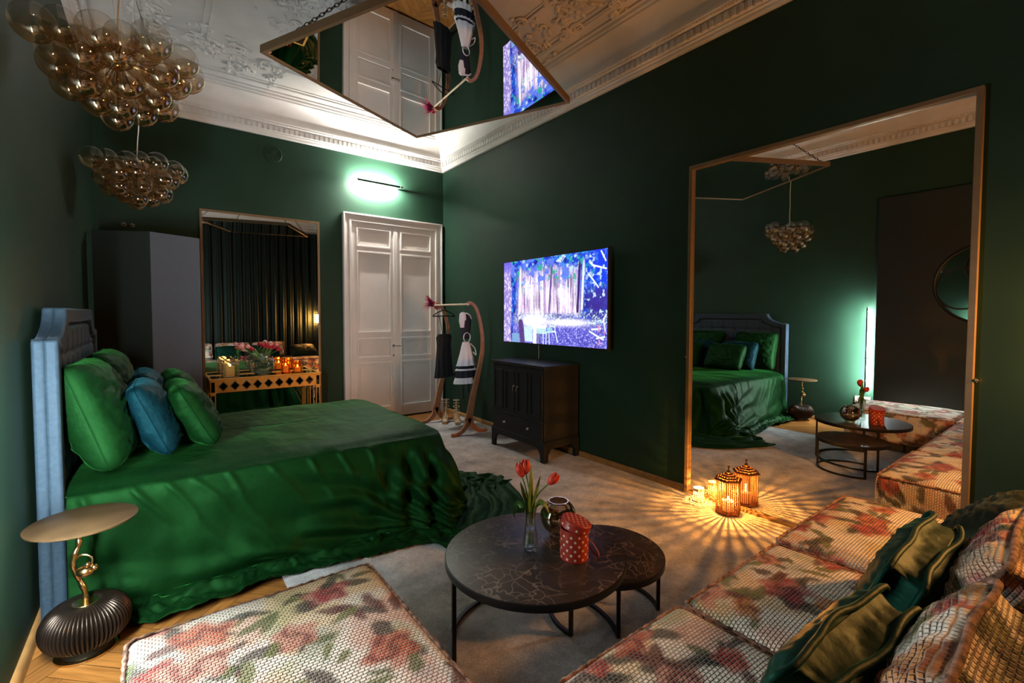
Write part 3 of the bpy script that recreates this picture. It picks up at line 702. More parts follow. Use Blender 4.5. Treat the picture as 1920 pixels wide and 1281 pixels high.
def bedspread():
    r = .10; per = []     # perimeter samples: (base point, normal, arclength, section)
    def add(p, n, s): per.append((p[0], p[1], n[0], n[1], s))
    s = 0; step = .011
    x = BX0
    while x < BX1 - r: add((x, BY0), (0, -1), s); x += step; s += step
    for k in range(22): a = -PI / 2 + PI / 2 * (k / 22); add((BX1 - r + r * math.cos(a), BY0 + r + r * math.sin(a)), (math.cos(a), math.sin(a)), s); s += PI / 2 * r / 22
    sc1 = s - PI / 4 * r
    y = BY0 + r
    while y < BY1 - r: add((BX1, y), (1, 0), s); y += step; s += step
    for k in range(22): a = PI / 2 * (k / 22); add((BX1 - r + r * math.cos(a), BY1 - r + r * math.sin(a)), (math.cos(a), math.sin(a)), s); s += PI / 2 * r / 22
    sc2 = s - PI / 4 * r
    x = BX1 - r
    while x > BX0: add((x, BY1), (0, 1), s); x -= step; s += step
    S = s; n = len(per); ycen = (BY0 + BY1) / 2
    TI = [1 - k / 26 for k in range(27)]; rows = []
    def gs(d, w2): return math.exp(-(d / w2) ** 2)
    FAN = ((4, 2.4, .085, 1.25), (11, 2.8, .080, 1.05), (20, 3.2, .085, .90), (31, 4, .070, .60), (46, 4.5, .085, .65), (61, 4, .070, .55), (76, 4.5, .080, .6))
    DRAG = ((.05, .25, .016), (.22, .75, .020), (.36, .62, .018), (.47, .8, .016), (.60, .55, .020), (.80, .7, .012), (1.02, .5, .018), (1.2, .45, .018), (1.36, .3, .022))
    def P(q, j):
        px, py, nx, ny, s = per[q]; tx, ty = -ny, nx
        corner = gs(s - sc1, .34) + gs(s - sc2, .34); cshift = gs(s - sc1 - .02, .20)
        foot = 1 / (1 + math.exp(-(s - sc1) / .10)) * 1 / (1 + math.exp((s - sc2) / .10))
        if j < len(TI):       # top surface
            t = TI[j]; cx = min(px, BX1 - .6) ; X = px + (cx - px) * t; Y = py + (ycen - py) * t
            inn = min(1, (1 - (1 - t)) / .2) if t < .2 else 1
            z = BZ + .012 * nz(X * 2.2, Y * 2.0, 1) + .006 * nz(X * 7, Y * 3.2 + X * 1.5, 2) * 1.0 + .0025 * nz(X * 22, Y * 6, 5)
            d = math.hypot(X - px, Y - py); z -= .03 * math.exp(-d / .045) + .012 * math.exp(-d / .14)
            return (X, Y, z)
        t = (j - len(TI) + 1) / (NJ - len(TI))
        drop = .57; pool = .20 + .035 * math.sin(s * 3.1 + .6) + .04 * nz(s * 2.5, 7) + .16 * gs(s - sc1, .26) + .17 * gs(s - sc1 - .30, .22) * 1.0 + .10 * foot + .05 * gs(s - sc2, .4) + .05 * gs(s - 1.45, .25)
        if s < .35: pool *= .55 + .45 * s / .35
        total = drop + pool; l = t * total
        fall = min(l, drop); zz = BZ - .03 - fall * (BZ - .055) / drop; h = 1 - fall / drop
        # outward drift: gentle flare, more at the corner
        out = .035 * (1 - math.exp(-fall / .04)) + (.035 + .10 * corner + .06 * foot) * (fall / drop) ** 1.7
        am = (.002 + .055 * min(1, corner) + .024 * foot) * min(1, fall / .22) ** 1.2
        k1 = 34; ph = 3 * nz(s * 1.1, 3) + (1 - h) * 1.5
        fold = am * (math.sin(s * k1 + ph * 2.2) * .6 + .8 * nz(s * 9, h * 1.4 + 5) + .35 * math.sin(s * 57 + 2 * nz(s * 3, 8)))
        # long diagonal drag lines running from the corner along the near side
        if s < sc1:
            u = sc1 - s
            fold += .020 * max(0, nz((u * .55 + fall * 1.55) * 4.2, u * .9, 11)) * min(1, fall / .10) * 1.6
            fold += .028 * gs(fall - (.50 - .42 * math.exp(-u / .42)), .045) * min(1, u / .1) * math.exp(-u / .9)
            fold += .012 * nz(s * 3.2 + fall * 2.6, fall * 1.3, 17) * min(1, fall / .1)
            hh = max(0., drop + .02 - fall); phi = math.degrees(math.atan2(hh, u + .03)); rr = math.hypot(hh, u); on = min(1, fall / .12) * min(1, rr / .06)
            for pk, pw, pa, pl in FAN: fold += pa * math.exp(-((phi - pk - 9 * nz(rr * 2.2, pk)) / (pw * (1 + .05 / (rr + .05)))) ** 2) * math.exp(-(rr / pl) ** 2) * on
            for s0, sl, pa in DRAG: fold += pa * math.exp(-((s - s0 - fall * sl - .03 * nz(fall * 6, s0 * 9)) / .014) ** 2) * math.exp(-fall / .26) * min(1, fall / .03)
        out += fold + .010 * nz(s * 5, zz * 6, 9)
        side = .03 * nz(s * 4, zz * 3, 13) * (1 - h)
        if l > drop:          # lying on the floor, crumpled
            e = l - drop; e2 = e / pool
            out += e * .93; cr = min(1, e / .05)
            zr = .045 * abs(nz(s * 9 + e * 5, e * 16, 21)) + .042 * abs(nz(s * 17 - e * 9, e * 24, 23)) + .014 * abs(nz(s * 40, e * 50, 25)) + .034 * max(0, math.sin(e * 46 + 5 * nz(s * 3.5, 31) + s * 5))
            zr += .035 * corner * abs(nz(s * 7, e * 9, 27)); zz = .022 + zr * cr * (1 - .55 * e2) + (.033 - .0) * math.exp(-e / .03)
            side += .05 * nz(s * 6, e * 8, 29) * cr; out += .018 * nz(s * 11, e * 10, 33) * cr
        X = px + nx * out + tx * side; Y = py + ny * out + ty * side
        if (X < L + .115): X = L + .115
        return (X, Y, max(zz, .019))
    NJ = len(TI) + 66
    mb = MB(); vs = [P(q, j) for j in range(NJ) for q in range(n)]
    fs = [(j * n + q, j * n + q + 1, (j + 1) * n + q + 1, (j + 1) * n + q) for j in range(NJ - 1) for q in range(n - 1)]
    mb.add(vs, fs); o = mb.build('bedspread', M['green'], smooth=180, recalc=False)
    tag(o, 'emerald green velvet bedspread draped over the bed and trailing on the floor', 'bedspread')
    md = o.modifiers.new('thick', 'SOLIDIFY'); md.thickness = .004; md.offset = -1
bedspread()

# ---------------------------------------------------------------- pillows
def pillow_mb(w2, h2, t, seed, n=56, puff=.40, wr=1.):
    mb = MB()
    def f(sg):
        def g(u, v):
            a, b = u * 2 - 1, v * 2 - 1
            e = max(0, (1 - abs(a) ** 2.4)) ** puff * max(0, (1 - abs(b) ** 2.4)) ** puff
            kc = 1 - .085 * (a * a * b * b) ** 3; px = w2 / 2 * a * (1 - .045 * (1 - b * b) * abs(a) ** 2) * kc; py = h2 / 2 * b * (1 - .05 * (1 - a * a) * abs(b) ** 2) * kc
            wv = 1 + wr * (.16 * nz(a * 2 + seed, b * 2, sg) + .10 * nz(a * 5, b * 9 + a * 3, seed) + .07 * nz(a * 14, b * 8, seed + 2) * abs(a))
            rim = .006 * wr * nz(a * 14, b * 14, seed + 3) * (1 - e)
            return (px, sg * t / 2 * e * wv + rim, py)
        return g
    mb.grid(n, n, f(1)); mb.grid(n, n, f(-1)); return mb
def piping_pts(w2, h2, k=30):
    pts = []
    for i in range(4 * k):
        q = i / k; s = int(q); r = (q - s) * 2 - 1
        a, b = ((r, -1), (1, r), (-r, 1), (-1, -r))[s]
        kc = 1 - .085 * (a * a * b * b) ** 3; pts.append((w2 / 2 * a * (1 - .045 * (1 - b * b)) * kc, 0, h2 / 2 * b * (1 - .05 * (1 - a * a)) * kc))
    return pts
def pillow(name, label, m, loc, size, lean, yaw, seed, group=None, roll=0):
    """local x = width, z = height, y = thickness; loc is where the bottom edge rests"""
    t = thing(name, label, 'pillow', loc, group=group)
    t.rotation_euler = (Matrix.Rotation(yaw, 3, 'Z') @ Matrix.Rotation(lean, 3, 'X') @ Matrix.Rotation(roll, 3, 'Y')).to_euler()
    w2, h2, th = size
    up = Matrix.Translation((0, 0, h2 / 2 * .96))
    pillow_mb(w2, h2, th, seed).xf(up).build('pillow_cover', m, t, smooth=180, weld=True)
    pm = MB(); pm.tube(piping_pts(w2, h2), .0035, 5, closed=True); pm.xf(up).build('piping', m, t)
    return t
R90 = -PI / 2      # pillow width along y, face towards +x
for (nm, lb, m, x, y, sz, ln, sd) in (
    ('pillow', 'big square bottle green velvet pillow leaning on headboard, nearest the side table', 'pg', -.175, 3.22, (.60, .56, .27), .30, 1),
    ('pillow', 'big square bottle green velvet pillow leaning on headboard, on the far side of the bed', 'pg', -.165, 3.98, (.60, .56, .26), .26, 2),
    ('pillow', 'teal velvet pillow between two green pillows on the near side of the bed', 'pt', .04, 3.36, (.54, .42, .21), .38, 3),
    ('pillow', 'teal velvet pillow on the far side of the bed', 'pt', .03, 4.00, (.54, .42, .20), .34, 4),
    ('pillow', 'oblong green velvet pillow in front of the near teal pillow', 'pg', .235, 3.46, (.58, .40, .21), .46, 5),
    ('pillow', 'oblong green velvet pillow in front of the far teal pillow', 'pg', .215, 4.10, (.56, .40, .20), .42, 6)):
    pillow(nm, lb, M['green'] if m == 'pg' else M['teal'], (x, y, BZ + .028), sz, ln, -PI / 2 + .03 * (sd - 3), sd)

# ---------------------------------------------------------------- side table
def side_table():
    t = thing('side_table', 'round side table on a ribbed black bulb base with twisted gold stem', 'side table', (-.262, 2.598, 0))
    mb = MB(); mb.lathe([(0, 0), (.100, 0), (.104, .004), (.104, .009), (.096, .013), (0, .013)], 48); mb.build('foot', M['gold'], t)
    mb = MB(); mb.lathe([(0, .0132), (.086, .0132), (.086, .036), (0, .036)], 40); mb.build('foot_collar', M['black'], t)
    prof = []
    for k in range(25):
        a = -PI / 2 + PI * k / 24 * 1.12; prof.append((.062 + .082 * math.cos(a) if a < PI / 2 else .062 - .05 * math.sin(a - PI / 2) * 1.2, .120 + .088 * math.sin(a)))
    NR = 60; mb = MB(); mb.lathe(prof, NR * 6, wob=lambda a, z: 1 + .075 * (abs(math.cos(a * NR / 2)) - .6))
    mb.lathe([(0, .03), (.07, .03)], 24); mb.build('ribbed_body', mat('ribbed_dark_metal', (.030, .021, .015), .3, metal=.8), t, smooth=70, recalc=True)
    mb = MB(); mb.lathe([(0, .194), (.042, .194), (.046, .198), (.042, .205), (.014, .210), (0, .210)], 32); mb.build('stem_plate', M['gold'], t)
    st = catmull([(0, 0, .21), (-.004, .0, .26), (-.020, .004, .31), (-.034, 0, .36), (-.030, -.004, .41), (-.016, 0, .45), (-.014, .0, .49), (-.004, 0, .535)], 7)
    mb = MB(); mb.tube(st, [.0105 + .0015 * math.sin(i * .9) for i in range(len(st))], 10); mb.build('stem', M['gold'], t)
    mb = MB(); lp = catmull([(-.030, -.002, .385), (-.012, -.012, .408), (.012, -.018, .405), (.026, -.022, .385), (.024, -.024, .360)], 6); mb.tube(lp, .0042, 8)
    mb.ball((.006, -.026, .345), .030, 20, 12, (1.05, 1.05, .8)); mb.ball((.032, -.03, .352), .014, 12, 8); mb.ball((.012, -.034, .372), .010, 10, 6); mb.build('bud', M['gold'], t)
    mb = MB(); mb.lathe([(0, .535), (.165, .535), (.176, .541), (.178, .548), (.172, .552), (0, .552)], 64); mb.build('table_top', M['wood'], t)
side_table()

# ---------------------------------------------------------------- coffee tables
def marble():
    m = bpy.data.materials.new('brown_marble'); m.use_nodes = True; nt = m.node_tree; b = nt.nodes['Principled BSDF']
    tc = N(nt, 'ShaderNodeTexCoord'); n = N(nt, 'ShaderNodeTexNoise'); n.inputs['Scale'].default_value = 4; n.inputs['Detail'].default_value = 9; n.inputs['Roughness'].default_value = .65; n.inputs['Distortion'].default_value = .5
    cr = N(nt, 'ShaderNodeValToRGB'); cr.color_ramp.elements[0].color = (.013, .012, .012, 1); cr.color_ramp.elements[0].position = .35; cr.color_ramp.elements[1].color = (.055, .036, .026, 1); cr.color_ramp.elements[1].position = .68
    n2 = N(nt, 'ShaderNodeTexNoise'); n2.inputs['Scale'].default_value = 5; n2.inputs['Detail'].default_value = 3
    mp = N(nt, 'ShaderNodeMix', data_type='RGBA', blend_type='LINEAR_LIGHT'); mp.inputs[0].default_value = .16
    v = N(nt, 'ShaderNodeTexVoronoi', feature='DISTANCE_TO_EDGE'); v.inputs['Scale'].default_value = 15
    mr = N(nt, 'ShaderNodeMapRange'); mr.inputs[1].default_value = 0; mr.inputs[2].default_value = .055; mr.inputs[3].default_value = 1; mr.inputs[4].default_value = 0
    n3 = N(nt, 'ShaderNodeTexNoise'); n3.inputs['Scale'].default_value = 7; m3 = N(nt, 'ShaderNodeMapRange'); m3.inputs[1].default_value = .36; m3.inputs[2].default_value = .56
    mu = N(nt, 'ShaderNodeMath', operation='MULTIPLY'); mx = N(nt, 'ShaderNodeMix', data_type='RGBA'); mx.inputs[7].default_value = (.17, .135, .11, 1)
    for a, c in ((tc.outputs['Object'], n.inputs[0]), (n.outputs[0], cr.inputs[0]), (tc.outputs['Object'], n2.inputs[0]), (tc.outputs['Object'], mp.inputs[6]), (n2.outputs[1], mp.inputs[7]), (mp.outputs[2], v.inputs[0]), (v.outputs[0], mr.inputs[0]), (tc.outputs['Object'], n3.inputs[0]), (n3.outputs[0], m3.inputs[0]),
                 (mr.outputs[0], mu.inputs[0]), (m3.outputs[0], mu.inputs[1]), (mu.outputs[0], mx.inputs[0]), (cr.outputs[0], mx.inputs[6]), (mx.outputs[2], b.inputs[0])): nt.links.new(a, c)
    b.inputs['Roughness'].default_value = .36; b.inputs['Specular IOR Level'].default_value = .32; return m
M['marble'] = marble()
def coffee_table(label, c, r, z, legs, ring, seed):
    t = thing('coffee_table', label, 'coffee table', (c[0], c[1], .015)); z -= .015
    mb = MB(); mb.lathe([(0, z - .006), (r - .004, z - .006), (r - .004, z - .0005), (r - .006, z), (0, z)], 96); mb.build('marble_top', M['marble'], t)
    mb = MB(); mb.lathe([(r - .02, z - .03), (r - .001, z - .03), (r, z - .028), (r, z - .003), (r - .0035, z - .002), (r - .0035, z - .007), (r - .02, z - .007), (r - .02, z - .03)], 96); mb.build('rim', M['blackmetal'], t)
    rl = r - .02
    for a in legs:
        a = math.radians(a); l = MB(); l.box((rl * math.cos(a), rl * math.sin(a), (z - .03) / 2), (.016, .016, z - .03), a); l.build('leg', M['blackmetal'], t, smooth=0, bevel=.002)
    a0, a1 = [math.radians(v) for v in ring]; n = 64; vs = []
    mb = MB()
    for i in range(n + 1):
        a = a0 + (a1 - a0) * i / n
        for dr, dz in ((-.008, 0), (.008, 0), (.008, .014), (-.008, .014)): vs.append(((rl + dr) * math.cos(a), (rl + dr) * math.sin(a), dz))
    mb.add(vs, [(i * 4 + k, i * 4 + (k + 1) % 4, (i + 1) * 4 + (k + 1) % 4, (i + 1) * 4 + k) for i in range(n) for k in range(4)] + [(0, 1, 2, 3), (n * 4, n * 4 + 1, n * 4 + 2, n * 4 + 3)])
    mb.build('base_ring', M['blackmetal'], t, smooth=30)
    return t
coffee_table('larger round brown marble coffee table holding the tulips and red box', (1.247, 1.492), .379, .404, (168, -36, 66), (168, -36), 1)
coffee_table('smaller lower round brown marble coffee table tucked beside the larger one', (1.635, 1.452), .275, .297, (189, -39, 75), (189, -39), 2)

# ---------------------------------------------------------------- flowers and vases
def tulip(loc, stem, head, m, label, group=None, open_=0., leaves=(), size=1.):
    """stem: control points (local); head: direction"""
    t = thing('tulip', label, 'flower', loc, group=group)
    pts = catmull(stem, 7); mb = MB(); mb.tube(pts, .0028, 7); mb.build('stem', M['stem'], t)
    d = Vector(head).normalized(); q = d.to_track_quat('Z', 'Y').to_matrix().to_4x4(); base = Matrix.Translation(pts[-1]) @ q @ Matrix.Scale(size, 4); mb = MB()
    for k in range(6):
        a = k * PI / 3; inner = k % 2
        def f(u, v, a=a, inner=inner):
            s = (u - .5) * 2; w2 = .0155 * math.sin(PI * min(1, v * .86 + .12)) ** .7 * (1 - .25 * v); rr = (.003 + .016 * math.sin(PI * min(1, v * .78 + .08)) * (1 - .12 * inner)) + open_ * .016 * v
            an = a + s * w2 / max(rr, .006) * .75; rr2 = rr * (1 - .06 * s * s)
            return (rr2 * math.cos(an), rr2 * math.sin(an), .052 * v * (1 - .10 * s * s * v))
        mb.grid(7, 10, f)
    mb.xf(base).build('blossom', m, t, smooth=80, recalc=False)
    for lp, lw in leaves:
        P = catmull(lp, 6); n = len(P); mb = MB()
        def f(u, v):
            i = min(n - 1, int(round(v * (n - 1)))); p = P[i]; tt = (P[min(n - 1, i + 1)] - P[max(0, i - 1)]).normalized(); sd = tt.cross(Vector((.35, -.8, .3))).normalized(); s = (u - .5) * 2
            w2 = lw * math.sin(PI * min(1, v * .94 + .06)) ** .75; return tuple(p + sd * (w2 * s) + tt.cross(sd) * (-.35 * w2 * (1 - s * s)))
        mb.grid(5, n, f); mb.build('leaf', M['stem'], t, smooth=80, recalc=False)
    return t
TZ = .4045
def table_items():
    x, y = 1.228, 1.500
    t = thing('bud_vase', 'slim clear glass bud vase holding red tulips on the coffee table', 'vase', (x, y, TZ)); mb = MB()
    po = [(0, .0), (.026, 0), (.031, .008), (.034, .03), (.031, .055), (.024, .10), (.021, .14), (.023, .165), (.028, .178)]; pi = [(.026, .177), (.021, .164), (.019, .14), (.021, .10), (.027, .055), (.029, .032), (.022, .022), (0, .020)]
    mb.lathe(po + pi, 36); mb.build('vase_glass', M['glass'], t, smooth=60)
    mb = MB(); mb.lathe([(0, .0215), (.0205, .0235), (.0275, .033), (.0255, .055), (.0205, .095), (0, .095)], 30); mb.build('water', M['water'], t)
    # three red tulips, directions measured in the table plane: screen right is +x-ish
    r = Vector((.79, -.61, 0)); b = Vector((0, 0, .03))
    def Q(a, z, dpt=0): return tuple(r * a + Vector((.61, .79, 0)) * dpt + Vector((0, 0, z)))
    tulip((x, y, TZ), [Q(.008, .03), Q(0, .12), Q(-.004, .19), Q(-.022, .27), Q(-.036, .315)], Q(-.25, 1, .1), M['red_tulip'], 'red tulip leaning left, front one of the close pair in the coffee table vase', leaves=[([Q(-.006, .14), Q(-.014, .20), Q(-.03, .25), Q(-.045, .295)], .017), ([Q(-.012, .10), Q(-.018, .178), Q(-.045, .20), Q(-.066, .185), Q(-.070, .135)], .018)], size=1.22)
    tulip((x, y, TZ), [Q(-.004, .03), Q(.002, .12), Q(.002, .20), Q(-.010, .28), Q(-.020, .328)], Q(-.05, 1, .2), M['red_tulip'], 'red tulip standing highest, rear one of the close pair in the coffee table vase', leaves=[([Q(.002, .12), Q(.0, .20), Q(.002, .28), Q(.0, .37)], .025)], size=1.18)
    tulip((x, y, TZ), [Q(-.008, .03), Q(.004, .12), Q(.010, .19), Q(.035, .245), Q(.075, .285)], Q(.75, .8, .05), M['red_tulip'], 'red tulip leaning far right over the globe vase on the coffee table', leaves=[([Q(.006, .14), Q(.012, .20), Q(.028, .27), Q(.042, .325)], .016), ([Q(.012, .14), Q(.018, .18), Q(.04, .205), Q(.062, .195), Q(.078, .16)], .015)], size=1.15)
    # globe vase
    x, y = 1.420, 1.535
    t = thing('globe_vase', 'smoky glass globe vase behind the red dotted box on the coffee table', 'vase', (x, y, TZ)); mb = MB(); R_ = .083
    pr = [(0, 0), (.040, 0), (.043, .006), (.040, .012)]
    for k in range(24): a = -1.05 + (1.05 + 1.02) * k / 23; pr.append((R_ * math.cos(a), .084 + R_ * .95 * math.sin(a)))
    top = pr[-1]; pi = [(a - .003, b) for a, b in reversed(pr[4:])]; pr2 = pr + [(top[0] - .001, top[1] + .004), (top[0] - .004, top[1] + .002)] + pi + [(0, .014)]
    mb.lathe(pr2, 48); mb.build('vase_glass', M['smoke'], t, smooth=60)
    mb = MB(); mb.lathe([(0, .0125), (.036, .0125), (.036, .017), (0, .017)], 30); mb.build('glass_foot', M['glass'], t)
    mb = MB(); mb.tube([(top[0] * math.cos(a * PI / 24), top[0] * math.sin(a * PI / 24), top[1] + .003) for a in range(48)], .0028, 6, closed=True); mb.build('vase_rim', M['chrome'], t)
    # polka dot box
    x, y, r0, h = 1.340, 1.352, .058, .125
    t = thing('gift_box', 'round red card box with cream dots, lid askew, on the coffee table', 'box', (x, y, TZ))
    mb = MB(); mb.lathe([(0, 0), (r0, 0), (r0, h), (r0 - .0025, h), (r0 - .0025, .003), (0, .003)], 48); 
    def dots(mb, r, z0, z1, sp, rad):
        mb.cur = 1; n = int(2 * PI * r / sp); row = 0; z = z0
        while z < z1:
            for i in range(n):
                a = 2 * PI * (i + .5 * (row % 2)) / n; vs = []
                for k in range(12):
                    q = 2 * PI * k / 12; aa = a + rad * math.cos(q) / r; zz = z + rad * math.sin(q); vs.append(((r + .0006) * math.cos(aa), (r + .0006) * math.sin(aa), zz))
                mb.add(vs, [tuple(range(12))])
            z += sp * .55; row += 1
        mb.cur = 0
    dots(mb, r0, .012, h - .008, .033, .0052); mb.build('box_body', [M['redpaper'], M['dot']], t, smooth=40, recalc=False)
    mb = MB(); rl = r0 + .004; mb.lathe([(0, .034), (rl - .003, .034), (rl, .031), (rl, 0), (rl - .0025, 0), (rl - .0025, .030), (0, .030)], 48)
    dots(mb, rl, .011, .024, .033, .0050)
    mb.cur = 1
    for i in range(-3, 4):
        for j in range(-3, 4):
            px, py = i * .024 + (j % 2) * .012, j * .0165
            if math.hypot(px, py) < rl - .008: mb.disc((px, py, .0346), .0050, 12)
    mb.cur = 0
    mb.xf(Matrix.Translation((.004, -.002, h + .006)) @ Matrix.Rotation(.30, 4, Vector((.61, .79, 0))) @ Matrix.Translation((0, 0, -.010)))
    mb.build('box_lid', [M['redpaper'], M['dot']], t, smooth=40, recalc=False)
    mb = MB(); lp = catmull([(.052, -.02, .070), (.066, -.035, .055), (.080, -.060, .018), (.072, -.068, .006), (.060, -.048, .02), (.048, -.034, .05)], 6); mb.tube(lp, .004, 6, flat=.35); mb.build('ribbon', M['redpaper'], t)
table_items()

# ---------------------------------------------------------------- black cabinet
def cabinet():
    x0, x1, y0, y1, zt = 2.815, W - .026, 3.245, 4.105, .925
    t = thing('cabinet', 'black two-door cabinet with one drawer standing under the television', 'cabinet', ((x0 + x1) / 2, (y0 + y1) / 2, .013)); o = Vector(t.location)
    m = M['black']; mb = MB(); zb = .185
    mb.b2((x0 + .012, y0 + .012, zb), (x1, y1 - .012, zt - .022)); mb.shift(o).build('carcass', m, t, smooth=0, bevel=.003)
    mb = MB(); mb.b2((x0 - .012, y0 - .012, zt - .024), (x1, y1 + .012, zt)); mb.shift(o).build('cabinet_top', m, t, smooth=0, bevel=.005)
    # apron and legs with curved brackets
    mb = MB()
    def bracket(ya, yb): return [(ya, zb + .03), (yb, zb + .03), (yb, .013), (yb - .055, .013), (yb - .062, .09), (yb - .10, .135), (yb - .16, .148), (ya + .16, .148), (ya + .10, .135), (ya + .062, .09), (ya + .055, .013), (ya, .013)]
    mb.prism(bracket(y0, y1), lambda u, v, d: (d, u, v), x0, x0 + .022)
    mb.shift(o).build('front_apron', m, t, smooth=0, bevel=.002)
    for yy in (y0, y1 - .022):
        mb = MB(); a, b = x0 + .022, x1; mb.prism([(a, zb + .03), (b, zb + .03), (b, .013), (b - .045, .013), (b - .05, .09), (b - .09, .14), (a + .07, .14), (a + .035, .09), (a + .03, .013), (a, .013)], lambda u, v, d: (u, d, v), yy, yy + .022)
        mb.shift(o).build('side_apron', m, t, smooth=0, bevel=.002)
    for y in (y0 + .02, y1 - .02):
        mb = MB(); mb.b2((x1 - .05, y - .02, .013), (x1, y + .02, zb)); mb.shift(o).build('leg', m, t, smooth=0)
    ym = (y0 + y1) / 2; f = lambda u, v, d: (x0 + .012 - d, u, v)
    for s, (a, b) in enumerate(((ym + .002, y1 - .03), (y0 + .03, ym - .002))):
        mb = MB(); z0, z1 = .405, zt - .045; mb.prism([(a, z0), (b, z0), (b, z1), (a, z1)], f, -.004, .010)
        mid = (a + b) / 2
        for pa, pb in ((a + .03, mid - .03), (mid + .03, b - .03)):
            mb.strip([(pa - .006, z0 + .03), (pb + .006, z0 + .03), (pb + .006, z1 - .04), (pa - .006, z1 - .04)], [(pa + .006, z0 + .042), (pb - .006, z0 + .042), (pb - .006, z1 - .052), (pa + .006, z1 - .052)], f, .008, .018)
        mb.strip([(a, z0), (b, z0), (b, z1), (a, z1)], [(a + .02, z0 + .022), (b - .02, z0 + .022), (b - .02, z1 - .022), (a + .02, z1 - .022)], f, .009, .014)
        d = mb.shift(o).build('door', m, t, smooth=0, bevel=.0015)
        hy = ym + .028 if s == 0 else ym - .028; h = MB(); h.tube(catmull([(x0 - .001, hy, .69), (x0 - .018, hy, .688), (x0 - .022, hy, .672), (x0 - .021, hy, .655)], 5), .0042, 8); h.ball((x0 - .021, hy, .650), .007, 10, 6); h.ball((x0 - .004, hy, .69), .009, 10, 6)
        h.shift(o).build('handle', M['chrome'], d)
    mb = MB(); mb.prism([(y0 + .03, .215), (y1 - .03, .215), (y1 - .03, .385), (y0 + .03, .385)], f, -.004, .012); dr = mb.shift(o).build('drawer', m, t, smooth=0, bevel=.003)
    mb = MB(); mb.b2((x0 - .004, y0, .388), (x0 + .02, y1, .402)); mb.b2((x0 - .004, y0, .195), (x0 + .02, y1, .21)); mb.shift(o).build('beading', m, t, smooth=0, bevel=.003)
    for y in (y0 + .24, y1 - .24):
        k = MB(); k.lathe([(0, .020), (.009, .018), (.012, .012), (.006, .004), (.010, 0)], 14); k.xf(Matrix.Translation((x0 - .001, y, .30)) @ Matrix.Rotation(-PI / 2, 4, 'Y')); k.shift(o).build('knob', M['chrome'], dr)
cabinet()

# ---------------------------------------------------------------- clothes rack
def rack():
    t = thing('clothes_rack', 'curved bentwood clothes rack with splayed feet by the door corner', 'clothes rack', (2.83, 5.0, .013)); o = Vector(t.location); T = Matrix.Identity(4)
    side = [(2.812, 1.520), (2.855, 1.538), (2.90, 1.515), (2.945, 1.455), (2.985, 1.34), (3.010, 1.215), (3.022, 1.09), (3.016, .96), (2.990, .83), (2.960, .71), (2.925, .58), (2.892, .46), (2.866, .34), (2.845, .235), (2.825, .17)]
    fl = catmull([(a, 0, b) for a, b in side], 5)
    for y in (4.6, 5.4):
        mb = MB(); R_ = []
        n = len(fl); wd = [.019 + .030 * (i / (n - 1)) ** 2.2 for i in range(n)]
        vs = []
        for i, p in enumerate(fl):
            tt = (fl[min(n - 1, i + 1)] - fl[max(0, i - 1)]).normalized(); nn = Vector((tt.z, 0, -tt.x))
            for a, b in ((-1, -.013), (1, -.013), (1, .013), (-1, .013)): q = p + nn * (a * wd[i]); vs.append((q.x, y + b, q.z))
        mb.add(vs, [(i * 4 + k, i * 4 + (k + 1) % 4, i * 4 + 4 + (k + 1) % 4, i * 4 + 4 + k) for i in range(n - 1) for k in range(4)] + [(0, 1, 2, 3), (n * 4 - 4, n * 4 - 3, n * 4 - 2, n * 4 - 1)])
        mb.shift(o).build('upright', M['rackwood'], t, smooth=45, bevel=.004)
        for pts in ([(2.838, .21), (2.80, .115), (2.73, .052), (2.655, .030), (2.605, .036)], [(2.838, .21), (2.88, .115), (2.95, .052), (3.03, .030), (3.085, .036)]):
            c = catmull([(a, 0, b) for a, b in pts], 6); n = len(c); vs = []
            for i, p in enumerate(c):
                tt = (c[min(n - 1, i + 1)] - c[max(0, i - 1)]).normalized(); nn = Vector((tt.z, 0, -tt.x)); ww = .038 - .020 * min(1, i / (n * .7))
                for a, b in ((-1, -.0132), (1, -.0132), (1, .0132), (-1, .0132)): q = p + nn * (a * ww); vs.append((q.x, y + b, max(q.z, .0135)))
            mb = MB(); mb.add(vs, [(i * 4 + k, i * 4 + (k + 1) % 4, i * 4 + 4 + (k + 1) % 4, i * 4 + 4 + k) for i in range(n - 1) for k in range(4)] + [(0, 1, 2, 3), (n * 4 - 4, n * 4 - 3, n * 4 - 2, n * 4 - 1)])
            mb.shift(o).build('foot', M['rackwood'], t, smooth=45, bevel=.004)
    mb = MB(); mb.tube([(2.815, 4.58, 1.522), (2.815, 5.42, 1.522)], .011, 12); mb.shift(o).build('hanging_rail', mat('pale_rail', (.62, .50, .36), .4), t)
    mb = MB(); mb.b2((2.93, 4.6, .64), (2.95, 5.4, .672)); mb.shift(o).build('cross_rail', M['black'], t, smooth=0)
rack()
def cloth_lathe(mb, prof, c, fl, folds, seed, n=72, sy=.35, open_=0):
    """flattened skirt-like cloth; prof (half width, z)"""
    def f(u, v):
        a = 2 * PI * u; k = v * (len(prof) - 1); i = min(len(prof) - 2, int(k)); q = k - i; r = prof[i][0] * (1 - q) + prof[i + 1][0] * q; z = prof[i][1] * (1 - q) + prof[i + 1][1] * q
        rr = r * (1 + fl * math.sin(folds * a + seed + 2 * nz(z * 4, seed)) * min(1, v * 1.6))
        return (c[0] + rr * math.cos(a), c[1] + rr * sy * math.sin(a), c[2] + z)
    mb.grid(n, 26, f, cu=True)
